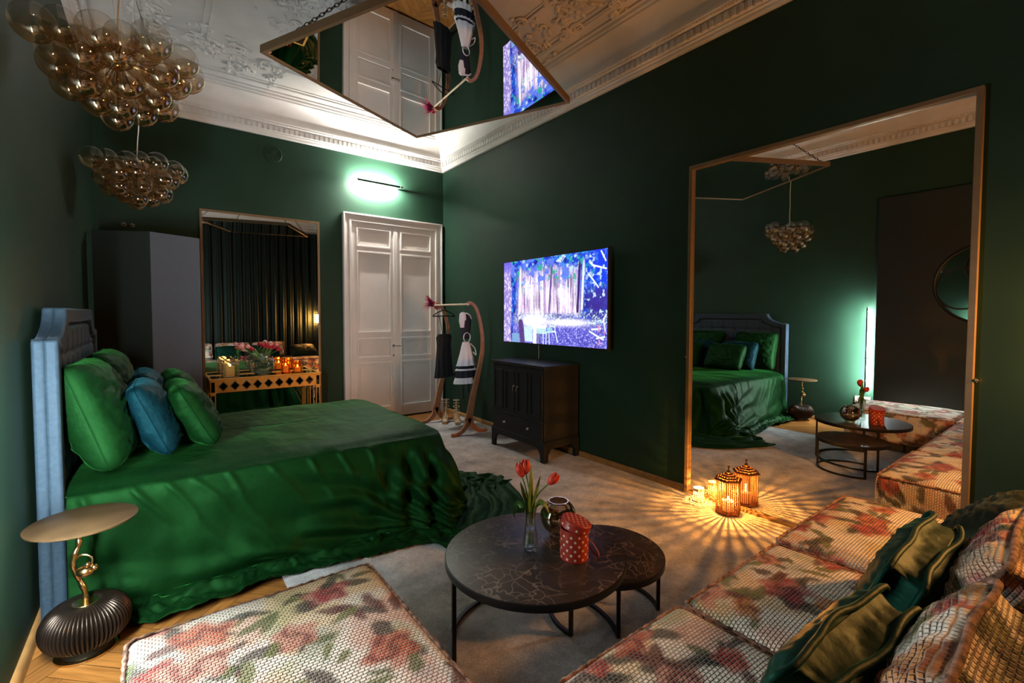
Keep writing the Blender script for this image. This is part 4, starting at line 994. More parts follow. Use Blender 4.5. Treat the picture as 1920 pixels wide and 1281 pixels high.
def clothes():
    hx = 2.815; up = 1.522
    def hanger(root, w2, rz):
        mb = MB(); mb.tube(catmull([(0, 0, -.012), (.014, 0, .002), (.012, 0, .016), (-.004, 0, .021), (-.016, 0, .010)][::-1] + [(0, 0, -.045), (0, 0, -.06)], 5), .0026, 6)
        mb.tube(catmull([(0, 0, -.06), (-w2 * .5, 0, -.085), (-w2, 0, -.125), (-w2 * .98, 0, -.14), (0, 0, -.135), (w2 * .98, 0, -.14), (w2, 0, -.125), (w2 * .5, 0, -.085), (0, 0, -.06)], 5), .0065, 8)
        mb.xf(Matrix.Rotation(rz, 4, 'Z')); return mb
    # black slip dress
    t = thing('slip_dress', 'long black strappy dress on a black hanger at the door end of the rail', 'dress', (hx, 5.15, up)); hanger(t, .17, .25).build('hanger', M['blackmetal'], t)
    mb = MB(); c = (0, 0, 0); cloth_lathe(mb, [(.105, -.36), (.125, -.40), (.110, -.50), (.12, -.62), (.135, -.80), (.15, -.90)], c, .07, 9, 1, sy=.3); mb.xf(Matrix.Rotation(.25, 4, 'Z')); mb.build('dress_cloth', M['blackcloth'], t, smooth=180, solid=.002)
    mb = MB()
    for s in (-1, 1): mb.tube([(s * .10, -.01, -.115), (s * .075, -.03, -.25), (s * .05, -.03, -.37)], .005, 6, flat=.4); mb.tube([(s * .10, .012, -.115), (s * .07, .03, -.37)], .004, 6, flat=.4)
    mb.xf(Matrix.Rotation(.25, 4, 'Z')); mb.build('shoulder_strap', M['blackcloth'], t)
    # maid costume
    t = thing('maid_costume', 'black and white frilled maid costume with white apron hanging on the rack', 'costume', (hx + .06, 4.74, up)); mb = MB()
    mb.tube(catmull([(-.075, 0, .012), (-.065, 0, .022), (-.05, 0, .012), (-.045, 0, -.01), (-.02, 0, -.09)], 5), .0026, 6); mb.build('hook', M['chrome'], t)
    mb = MB(); cloth_lathe(mb, [(.02, -.10), (.055, -.12), (.075, -.20), (.065, -.30), (.05, -.40)], (0, 0, 0), .05, 7, 2, sy=.45); mb.build('bodice', M['navy'], t, smooth=180, solid=.002)
    mb = MB(); cloth_lathe(mb, [(.018, -.09), (.040, -.11), (.045, -.20), (.030, -.27)], (-.045, -.015, 0), .12, 9, 2, sy=.5); mb.tube(catmull([(-.05, -.03, -.10), (0, -.04, -.105), (.05, -.02, -.13), (.085, 0, -.17)], 5), [.008] * 16, 6); mb.build('white_collar', M['white'], t, smooth=180)
    mb = MB(); mb.tube([(-.01 + .045 * math.cos(2 * PI * i / 20), -.05, -.385 + .055 * math.sin(2 * PI * i / 20)) for i in range(20)], .009, 6, closed=True, flat=.5); mb.build('ruffled_headband', M['white'], t)
    mb = MB(); cloth_lathe(mb, [(.045, -.44), (.06, -.50), (.085, -.60), (.11, -.69), (.12, -.72)], (-.005, -.02, 0), .10, 8, 3, sy=.45); mb.build('apron', M['white'], t, smooth=180, solid=.002)
    mb = MB(); mb.tube(catmull([(.04, -.05, -.46), (.10, -.05, -.52), (.12, -.04, -.60), (.075, -.05, -.56)], 5), .010, 6, flat=.4); mb.build('apron_bow', M['white'], t)
    mb = MB(); cloth_lathe(mb, [(.08, -.68), (.105, -.74), (.125, -.84), (.13, -.88)], (.0, 0, 0), .08, 9, 4, sy=.5); mb.build('black_skirt', M['navy'], t, smooth=180, solid=.002)
    for z0 in (-.755, -.86):
        mb = MB(); wd = .122 if z0 > -.8 else .140; hh = .02 if z0 > -.8 else .07; cloth_lathe(mb, [(wd, z0), (wd + .012, z0 - hh)], (.0, -.004, 0), .07, 16, 5, sy=.52, n=120); mb.build('skirt_frill', M['white'], t, smooth=180, solid=.002)
    for s in (-1, 1):
        mb = MB(); mb.tube(catmull([(s * .035, 0, -.86), (s * .04, 0, -.98), (s * .038, -.006, -1.08 + .03 * s)], 5), [.026] * 11, 10, flat=.5); mb.build('stocking', M['blackcloth'], t)
    # feather trimmed mask on the far top corner
    t = thing('feather_mask', 'magenta feathered mask perched on the far end of the clothes rail', 'mask', (2.83, 5.42, 1.535)); mb = MB(); rnd = random.Random(4)
    for k in range(46):
        a = rnd.uniform(-.5, .9); b = rnd.uniform(-.6, .6); l = rnd.uniform(.09, .17); d = Vector((-math.cos(a) * math.cos(b), math.sin(b) * .6, math.sin(a)))
        p = Vector((-.03 + rnd.uniform(-.02, .02), rnd.uniform(-.03, .03), rnd.uniform(-.03, .03))); mb.tube([p, p + d * l * .5 + Vector((0, 0, .01)), p + d * l], [.007, .010, .001], 4, flat=.25)
    mb.build('feathers', M['pink'], t, smooth=80)
    mb = MB(); mb.grid(14, 8, lambda u, v: (.02 + .03 * math.cos((u - .5) * 2.6), .075 * (u - .5) * 2, -.03 + .065 * (v - .5) * (1 - .5 * abs(u - .5)) + .012 * math.cos(u * 4 * PI))); mb.tube(catmull([(0, 0, 0), (.03, .03, .02), (.0, .05, .03), (-.02, .02, .02), (.01, -.02, .0)], 5), .010, 6); mb.build('mask_body', mat('mask_red', (.25, .03, .04), .35, metal=.3), t, smooth=80, solid=.003)
    # strappy platform shoes
    for s, (x, y, rz, lab) in enumerate(((2.93, 5.32, -2.2, 'beige strappy high-heeled shoe under the rack, the one closer to the door'), (3.02, 5.20, -2.0, 'beige strappy high-heeled shoe under the rack, the one closer to the wall'))):
        t = thing('high_heel_shoe', lab, 'shoe', (x, y, .0145), rz); mb = MB()
        sole = [(-.055, .115), (-.02, .108), (.03, .060), (.07, .036), (.12, .034), (.15, .040)]
        poly = sole + [(.148, .0), (.05, .0), (.0, .055), (-.035, .088)]
        mb.prism(poly, lambda u, v, d: (u, d, v), -.032, .032); mb.build('platform_sole', M['beige'], t, smooth=0, bevel=.006)
        mb = MB(); mb.tube([(-.040, 0, .105), (-.052, 0, .05), (-.052, 0, .0)], [.022, .011, .008], 10); mb.build('heel', M['beige'], t)
        mb = MB()
        for xx, zz, rr in ((.11, .040, .036), (.075, .045, .036), (.03, .07, .034)): mb.tube([(xx, rr * math.cos(PI * k / 10), zz + rr * 1.0 * math.sin(PI * k / 10)) for k in range(11)], .007, 6, flat=.6)
        for zz, tilt in ((.16, .01), (.20, -.01), (.245, .012), (.285, 0)): mb.tube([(-.035 + .036 * math.cos(2 * PI * k / 16), .036 * math.sin(2 * PI * k / 16), zz + tilt * math.cos(2 * PI * k / 16)) for k in range(16)], .0055, 6, closed=True, flat=.6)
        mb.tube(catmull([(-.06, 0, .115), (-.072, 0, .18), (-.07, 0, .29)], 5), .009, 6, flat=.5); mb.tube(catmull([(.06, 0, .08), (.02, 0, .14), (-.0, 0, .20), (.0, 0, .29)], 5), .006, 6, flat=.5)
        mb.build('strap', M['beige'], t)
clothes()

# ---------------------------------------------------------------- gold console and what stands on it
def console():
    x0, x1, y0, y1, zt = .405, 1.478, 5.665, 6.0, .735
    t = thing('console_table', 'gold painted console table with mirrored diamonds, in front of the narrow back mirror', 'console table', ((x0 + x1) / 2, (y0 + y1) / 2, 0)); o = Vector(t.location); g = M['mattgold']
    dm = mat('dark_mirror_glass', (.10, .10, .10), .04, metal=1.)
    mb = MB(); mb.strip([(x0 - .008, y0 - .008), (x1 + .008, y0 - .008), (x1 + .008, y1), (x0 - .008, y1)], [(x0 + .016, y0 + .016), (x1 - .016, y0 + .016), (x1 - .016, y1 - .02), (x0 + .016, y1 - .02)], lambda u, v, d: (u, v, d), zt - .018, zt)
    mb.shift(o).build('top_rim', g, t, smooth=0, bevel=.004)
    mb = MB(); mb.b2((x0 + .01, y0 + .01, zt - .012), (x1 - .01, y1 - .01, zt - .004)); mb.shift(o).build('glass_top', dm, t, smooth=0)
    za = .588; mb = MB(); mb.b2((x0 + .05, y0 + .004, za), (x1 - .05, y0 + .024, zt - .018)); mb.b2((x0 + .004, y0 + .05, za), (x0 + .02, y1 - .05, zt - .018)); mb.b2((x1 - .02, y0 + .05, za), (x1 - .004, y1 - .05, zt - .018)); mb.b2((x0 + .05, y1 - .02, za), (x1 - .05, y1 - .005, zt - .018))
    mb.shift(o).build('apron', g, t, smooth=0)
    n = 9; zc = (za + zt - .018) / 2; r = .047
    for k in range(n):
        xc = x0 + .065 + (x1 - x0 - .13) * (k + .5) / n; mb = MB()
        dia = [(xc - r, zc), (xc, zc - r * 1.12), (xc + r, zc), (xc, zc + r * 1.12)]; inn = [(xc + (a - xc) * .78, zc + (b - zc) * .78) for a, b in dia]
        mb.strip(dia, inn, lambda u, v, d: (u, y0 + .004 - d, v), -.002, .006); d_ = mb.shift(o).build('diamond_bezel', M['brass'], t, smooth=0, bevel=.0015)
        m2 = MB(); m2.prism(inn, lambda u, v, d: (u, y0 + .004 - d, v), -.001, .002); m2.shift(o).build('diamond_mirror', dm, t, smooth=0)
    for xa, sx in ((x0, 1), (x1, -1)):
        for ya, sy in ((y0, 1), (y1 - .01, -1)):
            mb = MB(); xx, yy = xa + sx * .027, ya + sy * .027; mb.box((xx, yy, (za - .012 + zt - .018) / 2), (.054, .054, zt - .018 - za + .012))
            mb.box((xx, yy, .29), (.046, .046, .58)); mb.box((xx, yy, .590), (.060, .060, .010)); mb.box((xx, yy, .012), (.06, .06, .024))
            lg = mb.shift(o).build('leg', g, t, smooth=0, bevel=.003)
            mb = MB(); mb.b2((xx - .016, yy - .0285, za + .008), (xx + .016, yy - .0265, zt - .034)); mb.b2((xx - .014, yy - .0245, .05), (xx + .014, yy - .0225, .56)); mb.b2((xx - .0285, yy - .014, za + .008), (xx - .0265, yy + .014, zt - .034)); mb.b2((xx - .0245, yy - .014, .05), (xx - .0225, yy + .014, .56))
            mb.shift(o).build('mirror_inlay', dm, lg, smooth=0)
    z = zt - .0035
    def candle(name, label, x, y, r, h, ch, sq=False, tint=M['glass'], m=M['wax']):
        t = thing(name, label, 'candle holder', (x, y, z)); mb = MB()
        if sq:
            tint = thin_glass('cut_glass', (.9, .9, .85), (1, .95, .85), .32, 1.)
            for w2, hh in ((r, h),):
                mb.strip([(-w2, -w2), (w2, -w2), (w2, w2), (-w2, w2)], [(-w2 + .008, -w2 + .008), (w2 - .008, -w2 + .008), (w2 - .008, w2 - .008), (-w2 + .008, w2 - .008)], lambda u, v, d: (u, v, d), 0, hh); mb.box((0, 0, .006), (2 * w2 - .018, 2 * w2 - .018, .010))
                for k in range(12):
                    for s in (-1, 1): mb.ball((s * w2, -w2, .012 + k * (hh - .02) / 11), .007, 6, 4); mb.ball((s * w2, w2, .012 + k * (hh - .02) / 11), .007, 6, 4)
                for k in range(10):
                    for s in (-1, 1): mb.ball((-w2 + .01 + k * (2 * w2 - .02) / 9, -w2, .01 if s < 0 else hh - .006), .007, 6, 4)
        else: mb.lathe([(0, 0), (r * .92, 0), (r, .01), (r, h), (r - .004, h), (r - .004, .012), (0, .012)], 24, wob=lambda a, zz: 1 + .03 * math.cos(12 * a))
        mb.build('holder_glass', tint, t, smooth=30)
        mb = MB(); mb.lathe([(0, .0125), (r * .55, .0125), (r * .56, ch), (r * .4, ch - .004), (0, ch - .006)], 24); mb.build('candle', m, t)
        mb = MB(); mb.ball((0, 0, ch + .012), .0065, 10, 8, (1, 1, 2.2)); mb.build('flame', M['flame'], t)
        l = bpy.data.lights.new('candle_light', 'POINT'); l.energy = .05 if sq else .06; l.color = (1, .5, .16); l.shadow_soft_size = .012; lo = bpy.data.objects.new('candle_light', l); COL.objects.link(lo); lo.location = (x, y, z + ch + .055)
    amb = thin_glass('amber_tumbler_glass', (1., .72, .34), (1, .8, .5), .10, .9)
    candle('candle_holder', 'square clear glass candle holder with lit pillar candle at left end of console', .60, 5.80, .072, .185, .115, True)
    candle('candle_holder', 'taller amber glass tumbler candle on the console, next to the tulips', 1.145, 5.83, .048, .165, .085, False, amb)
    candle('candle_holder', 'shorter amber glass tumbler candle at right end of console', 1.262, 5.79, .050, .135, .065, False, amb)
    vx, vy = .915, 5.82
    t = thing('flower_bowl', 'round clear glass bowl vase full of tulips in the middle of the console', 'vase', (vx, vy, z)); mb = MB(); R_ = .125
    pr = [(0, 0), (.06, 0), (.065, .006)]
    for k in range(24): a = -1.02 + (1.02 + .98) * k / 23; pr.append((R_ * math.cos(a), .112 + R_ * math.sin(a)))
    pr += [(a - .004, b) for a, b in reversed(pr[3:])] + [(0, .012)]
    mb.lathe(pr, 48, wob=lambda a, zz: 1 + .012 * math.cos(9 * a)); mb.build('vase_glass', M['glass'], t, smooth=60)
    mb = MB(); mb.lathe([(0, .0125), (.075, .015), (.110, .07), (.119, .112), (0, .112)], 36); mb.build('water', M['water'], t)
    H = [(-.205, .335, 'pink'), (-.175, .300, 'pink'), (-.135, .330, 'pink'), (-.100, .305, 'crimson'), (.045, .315, 'crimson'), (.075, .350, 'pink'), (.095, .318, 'crimson'), (.135, .335, 'pink'), (.150, .290, 'crimson'), (.015, .330, 'crimson')]
    pos = ['outermost on the left', 'lowest on the left', 'topmost on the left', 'right of the left bunch', 'lower middle of the right bunch', 'topmost of the right bunch', 'centre of the right bunch', 'upper right end of the right bunch', 'lowest at the right end', 'left end of the right bunch']
    for k, (a, h, c) in enumerate(H):
        dy = -.03 + .05 * ((k * 37) % 10) / 10; s = 1 if a > 0 else -1
        tulip((vx, vy, z), [(-a * .25, dy * .3, .02), (a * .05, dy * .3, .13), (a * .45, dy, .215), (a * .92, dy * 1.3, h - .03)], (s * .8, -.25, .75), M['pink_tulip'] if c == 'pink' else M['crimson_tulip'], '%s tulip in the console bowl vase, %s' % (c, pos[k]), 'tulips in the console bowl',
              size=1.05, open_=.2, leaves=[([(a * .05, dy * .3, .15), (a * .35, dy * 1.2, .22), (a * .62, dy * 1.7, .245 + .03 * (k % 3))], .011)])
console()

# ---------------------------------------------------------------- folding screen
def folding_screen():
    A, V, E = (-.425, 5.262), (-.040, 5.060), (.322, 5.232); h = 2.10
    t = thing('folding_screen', 'tall folding screen with shade painted into left and TV light into right panel colour in far left corner', 'folding screen', (V[0], V[1], 0)); o = Vector(t.location)
    for a, b in ((A, V), (V, E)):
        d = (Vector(b) - Vector(a)).normalized(); n = Vector((-d.y, d.x)) * .014; e = d * .002
        mb = MB(); poly = [Vector(a) + e, Vector(b) - e, Vector(b) - e + n * 2, Vector(a) + e + n * 2]
        mb.prism([tuple(p) for p in poly], lambda u, v, q: (u, v, q), .001, h); mb.shift(o).build('panel', M['screen'] if a == V else M['screen_shaded'], t, smooth=0, bevel=.003)
folding_screen()
for k, x in enumerate((-.247, -.183)):
    t = thing('pipe_ring', '%s small chrome ring fitting on the back wall above the screen' % ('left' if k == 0 else 'right'), 'pipe fitting', (x, D, 2.285 - .004 * k)); mb = MB()
    mb.tube([(.017 * math.cos(2 * PI * i / 20), -.014, .017 * math.sin(2 * PI * i / 20)) for i in range(20)], .0045, 7, closed=True); mb.tube([(0, -.001, 0), (0, -.05, 0)], .009, 10); mb.tube([(0, -.001, .018), (0, -.016, .018)], .004, 6); mb.build('ring', M['chrome'], t)
def vent():
    t = thing('air_vent', 'round dark green painted air vent cover high on the back wall', 'vent', (1.092, D, 3.25)); X90 = Matrix.Rotation(PI / 2, 4, 'X')
    mb = MB(); mb.lathe([(0, 0), (.098, 0), (.098, .006), (.090, .012), (.080, .012), (.078, .005), (0, .005)], 48); mb.xf(X90).build('cover', M['wall'], t, smooth=30)
    mb = MB(); mb.ball((0, 0, .010), .010, 10, 6)
    for k in range(10):
        a = 2 * PI * k / 10; mb.tube([(.014 * math.cos(a), .014 * math.sin(a), .008), (.072 * math.cos(a + .25), .072 * math.sin(a + .25), .007)], .0035, 5)
    mb.xf(X90).build('vanes', M['wall'], t)
vent()
def plates():
    t = thing('power_socket', 'white double power socket on left wall below the upright light bar, seen reflected', 'socket', (L, 1.965, .345)); mb = MB(); mb.b2((0, -.085, -.042), (.010, .085, .042)); mb.build('plate', M['plastic'], t, smooth=0, bevel=.004)
    for y in (-.04, .04):
        mb = MB(); mb.lathe([(0, .004), (.017, .004), (.020, .013), (.022, .013), (.022, 0), (0, 0)], 24); mb.xf(Matrix.Translation((.009, y, 0)) @ Matrix.Rotation(PI / 2, 4, 'Y')); mb.build('outlet', M['plastic'], t)
plates()

# ---------------------------------------------------------------- lanterns
def pierced_panel(mb, p0, p1, z0, z1, nx, nz_, seed, hole=.30):
    """flat panel from p0 to p1 with a lattice of cut-out stars and diamonds"""
    p0, p1 = Vector(p0), Vector(p1); d = (p1 - p0) / nx; dz = (z1 - z0) / nz_
    P = lambda u, v: (p0.x + d.x * u, p0.y + d.y * u, z0 + dz * v)
    for i in range(nx):
        for j in range(nz_):
            if i in (0, nx - 1) and False: continue
            cx, cy = i + .5, j + .5; k = 8 if (i + j) % 2 == 0 else 4; vs = [P(i, j), P(i + .5, j), P(i + 1, j), P(i + 1, j + .5), P(i + 1, j + 1), P(i + .5, j + 1), P(i, j + 1), P(i, j + .5)]; inn = []
            for q in range(8):
                a = -3 * PI / 4 + q * PI / 4; r = hole * (1.32 if (q % 2 == 0) == (k == 8) else .72); inn.append(P(cx + r * math.cos(a), cy + r * math.sin(a)))
            mb.add(vs + inn, [(q, (q + 1) % 8, 8 + (q + 1) % 8, 8 + q) for q in range(8)])
def lantern():
    x, y = 3.150, 1.655; r = .082; h = .235; rot = .35
    t = thing('lantern', 'hexagonal pierced copper lantern with a lit candle on the floor before the huge mirror', 'lantern', (x, y, .0155), rot)
    C = [(r * math.cos(k * PI / 3), r * math.sin(k * PI / 3)) for k in range(6)]
    mb = MB(); mb.prism([(a * 1.06, b * 1.06) for a, b in C], lambda u, v, d: (u, v, d), 0, .010); mb.build('base_plate', M['lantern'], t, smooth=0)
    for k in range(6):
        a, b = C[k], C[(k + 1) % 6]; mb = MB(); pierced_panel(mb, a, b, .012, h, 6, 24, k, .40); mb.build('pierced_side', M['lantern'], t, smooth=0, solid=.0012, recalc=False)
        mb = MB(); mb.tube([(a[0], a[1], .008), (a[0], a[1], h)], .0032, 6); mb.build('corner_post', M['lantern'], t)
    mb = MB(); R2 = r * 1.14
    for k in range(6):
        a0, a1 = k * PI / 3, (k + 1) * PI / 3; n = 6
        # pierced roof: ring strips with gaps
        for q in range(4):
            f0, f1 = q / 4, (q + .62) / 4
            def pt(a, f): rr = R2 * (1 - f) + .012 * f; return (rr * math.cos(a), rr * math.sin(a), h + .004 + .045 * f)
            mb.add([pt(a0, f0), pt(a1, f0), pt(a1, f1), pt(a0, f1)], [(0, 1, 2, 3)])
            for s in range(3):
                aa = a0 + (a1 - a0) * (s + .3) / 3; ab = aa + (a1 - a0) * .16; mb.add([pt(aa, f1), pt(ab, f1), pt(ab, (q + 1) / 4), pt(aa, (q + 1) / 4)], [(0, 1, 2, 3)])
    mb.tube([(R2 * math.cos(k * PI / 3), R2 * math.sin(k * PI / 3), h + .003) for k in range(6)], .004, 6, closed=True); mb.ball((0, 0, h + .054), .013, 12, 8); mb.tube([(0, 0, h + .06), (0, 0, h + .085)], .004, 6); mb.ball((0, 0, h + .088), .008, 10, 6)
    mb.build('roof', M['lantern'], t, smooth=0, solid=.0012, recalc=False)
    mb = MB(); mb.lathe([(0, .011), (.036, .011), (.037, .085), (.030, .080), (0, .078)], 24); mb.build('candle', M['wax'], t); mb = MB(); mb.ball((0, 0, .102), .007, 10, 8, (1, 1, 2.4)); mb.build('flame', M['flame'], t)
    for k in range(5):      # the tall flame
        l = bpy.data.lights.new('lantern_light', 'POINT'); l.energy = P_CANDLE / 5; l.color = (1, .35, .05); l.shadow_soft_size = .003; lo = bpy.data.objects.new('lantern_light', l); COL.objects.link(lo); lo.location = (x, y, .112 + .011 * k)
    x, y, s, h = 3.175, 1.895, .043, .098
    t = thing('tea_light_holder', 'small pale pierced tea light holder glowing beside the copper lantern', 'candle holder', (x, y, .0155), .5); C = [(s * math.cos(k * PI / 3), s * math.sin(k * PI / 3)) for k in range(6)]
    mb = MB(); mb.prism(C, lambda u, v, d: (u, v, d), 0, .006)
    for k in range(6): pierced_panel(mb, C[k], C[(k + 1) % 6], .006, h * .80, 3, 5, k, .33); a, b = C[k], C[(k + 1) % 6]; mb.add([(a[0], a[1], h * .8), (b[0], b[1], h * .8), (b[0] * .93, b[1] * .93, h), (a[0] * .93, a[1] * .93, h)], [(0, 1, 2, 3)])
    mb.build('pierced_body', M['whitelantern'], t, smooth=0, solid=.0012, recalc=False)
    mb = MB(); mb.lathe([(0, .0065), (.019, .0065), (.019, .022), (0, .021)], 20); mb.build('tea_light', M['wax'], t); mb = MB(); mb.ball((0, 0, .034), .005, 10, 8, (1, 1, 2.2)); mb.build('flame', M['flame'], t)
    l = bpy.data.lights.new('tea_light', 'POINT'); l.energy = P_TEA; l.color = (1, .42, .08); l.shadow_soft_size = .004; lo = bpy.data.objects.new('tea_light_glow', l); COL.objects.link(lo); lo.location = (x, y, .068)
lantern()

# ---------------------------------------------------------------- sectional sofa
def floral_mat():
    m = bpy.data.materials.new('floral_knit'); m.use_nodes = True; nt = m.node_tree; b = nt.nodes['Principled BSDF']
    a = N(nt, 'ShaderNodeAttribute', attribute_name='print'); uv = N(nt, 'ShaderNodeUVMap')
    br = N(nt, 'ShaderNodeTexBrick', offset=.5, squash=1); br.inputs['Scale'].default_value = 1; br.inputs['Brick Width'].default_value = .0165; br.inputs['Row Height'].default_value = .0115; br.inputs['Mortar Size'].default_value = .0034; br.inputs['Mortar Smooth'].default_value = 1.0
    n = N(nt, 'ShaderNodeTexNoise'); n.inputs['Scale'].default_value = 900
    mr = N(nt, 'ShaderNodeMapRange'); mr.inputs[3].default_value = 1; mr.inputs[4].default_value = .66
    th = N(nt, 'ShaderNodeMix', data_type='RGBA'); th.inputs[7].default_value = (.60, .53, .43, 1); tf = N(nt, 'ShaderNodeMath', operation='MULTIPLY'); tf.inputs[1].default_value = .42
    nt.links.new(br.outputs['Fac'], tf.inputs[0]); nt.links.new(tf.outputs[0], th.inputs[0]); nt.links.new(a.outputs[0], th.inputs[6])
    mx = N(nt, 'ShaderNodeMix', data_type='RGBA', blend_type='MULTIPLY'); mx.inputs[0].default_value = 1
    s = N(nt, 'ShaderNodeMath', operation='SUBTRACT'); s.inputs[0].default_value = 1
    bp = N(nt, 'ShaderNodeBump'); bp.inputs['Strength'].default_value = .9; bp.inputs['Distance'].default_value = .006
    b2 = N(nt, 'ShaderNodeBump'); b2.inputs['Strength'].default_value = .25; b2.inputs['Distance'].default_value = .002
    for p, q in ((uv.outputs[0], br.inputs['Vector']), (br.outputs['Fac'], mr.inputs[0]), (th.outputs[2], mx.inputs[6]), (mr.outputs[0], mx.inputs[7]), (mx.outputs[2], b.inputs[0]), (br.outputs['Fac'], s.inputs[1]), (s.outputs[0], bp.inputs['Height']), (uv.outputs[0], n.inputs[0]), (n.outputs[0], b2.inputs['Height']), (b2.outputs[0], bp.inputs['Normal']), (bp.outputs[0], b.inputs['Normal'])): nt.links.new(p, q)
    b.inputs['Roughness'].default_value = .85; b.inputs['Specular IOR Level'].default_value = .15; return m
M['floral'] = floral_mat()
def floral(X, Y, seed):
    """rose print, coordinates in metres"""
    cw, rh = .0165, .0115; row = np.floor(Y / rh); xs = np.floor((X + (row % 2) * cw / 2) / cw); Xq = xs * cw + cw * .5 - (row % 2) * cw / 2; Yq = row * rh + rh / 2
    X = X * .35 + Xq * .65; Y = Y * .35 + Yq * .65
    wx = X + .06 * (fbm(X * 9, Y * 9, seed + 1, 4) - .5); wy = Y + .06 * (fbm(X * 7 + 9, Y * 7, seed + 2, 3) - .5)
    base = np.zeros(X.shape + (3,)) + np.array((.84, .78, .68)); base *= (.9 + .25 * vnoise(X * 90, Y * 90, seed))[..., None]
    def mix(c, col, k): return c * (1 - k[..., None]) + np.array(col) * k[..., None]
    c = base
    for q, (col, lo) in enumerate((((.74, .44, .07), .50), ((.18, .34, .26), .60), ((.74, .26, .16), .54), ((.30, .36, .10), .62), ((.30, .38, .42), .62))):
        c = mix(c, col, sst(lo, lo + .16, fbm(wx * 5.5 + q * 7, wy * 5.5 + q * 3, seed + 10 + q, 3)) * .46)
    rnd = random.Random(seed)
    R_ = [(rnd.uniform(-1.2, 1.2), rnd.uniform(-1.2, 1.2)) for _ in range(0)]
    cell = .20
    gi0, gi1 = int(math.floor(X.min() / cell)) - 1, int(math.ceil(X.max() / cell)) + 1; gj0, gj1 = int(math.floor(Y.min() / cell)) - 1, int(math.ceil(Y.max() / cell)) + 1
    for gi in range(gi0, gi1):
        for gj in range(gj0, gj1):
            rn = random.Random(seed * 7919 + gi * 131 + gj * 17); cx, cy = (gi + .5 + rn.uniform(-.3, .3)) * cell, (gj + .5 + rn.uniform(-.3, .3)) * cell
            # leaves round the bloom
            for k in range(rn.randint(4, 6)):
                a = rn.uniform(0, 2 * PI); l = rn.uniform(.035, .08); dd = rn.uniform(.05, .11); lx, ly = cx + dd * math.cos(a), cy + dd * math.sin(a); a2 = a + rn.uniform(-.9, .9)
                u = (wx - lx) * math.cos(a2) + (wy - ly) * math.sin(a2); v = -(wx - lx) * math.sin(a2) + (wy - ly) * math.cos(a2)
                d = (u / l) ** 2 + (v / (l * .36)) ** 2; col = rn.choice(((.022, .028, .026), (.09, .12, .03), (.15, .17, .04), (.035, .018, .02), (.028, .035, .03), (.10, .012, .02)))
                c = mix(c, col, (1 - sst(.45, 1.2, d + .8 * (fbm(X * 30, Y * 30, seed + 5, 3) - .5))) * .88)
            r = rn.uniform(.045, .085); dx, dy = wx - cx, wy - cy; rr = np.hypot(dx, dy) / r; an = np.arctan2(dy, dx); pet = 1 + .14 * np.cos(5 * an + rn.uniform(0, 6)); d = rr / pet
            col = rn.choice(((.50, .06, .045), (.56, .12, .06), (.42, .03, .05), (.60, .25, .18), (.55, .22, .05)))
            if rn.random() < .78:
                c = mix(c, col, (1 - sst(.70, 1.12, d + .35 * (fbm(X * 26, Y * 26, seed + 6, 3) - .5))) * .92)
                sw = np.sin(an * 2 + rr * 6 + 5 * fbm(X * 16, Y * 16, seed + 44, 3) + rn.uniform(0, 6)); c = mix(c, (.16, .015, .02), (1 - sst(.7, .95, d)) * sst(.25, .8, sw) * .75); c = mix(c, (.66, .36, .28), (1 - sst(.75, 1., d)) * sst(.4, .9, -sw) * sst(.35, .8, rr) * .65)
                c = mix(c, (.08, .012, .015), (1 - sst(.10, .34, d)) * .6)
    return np.clip(c, .01, 1)
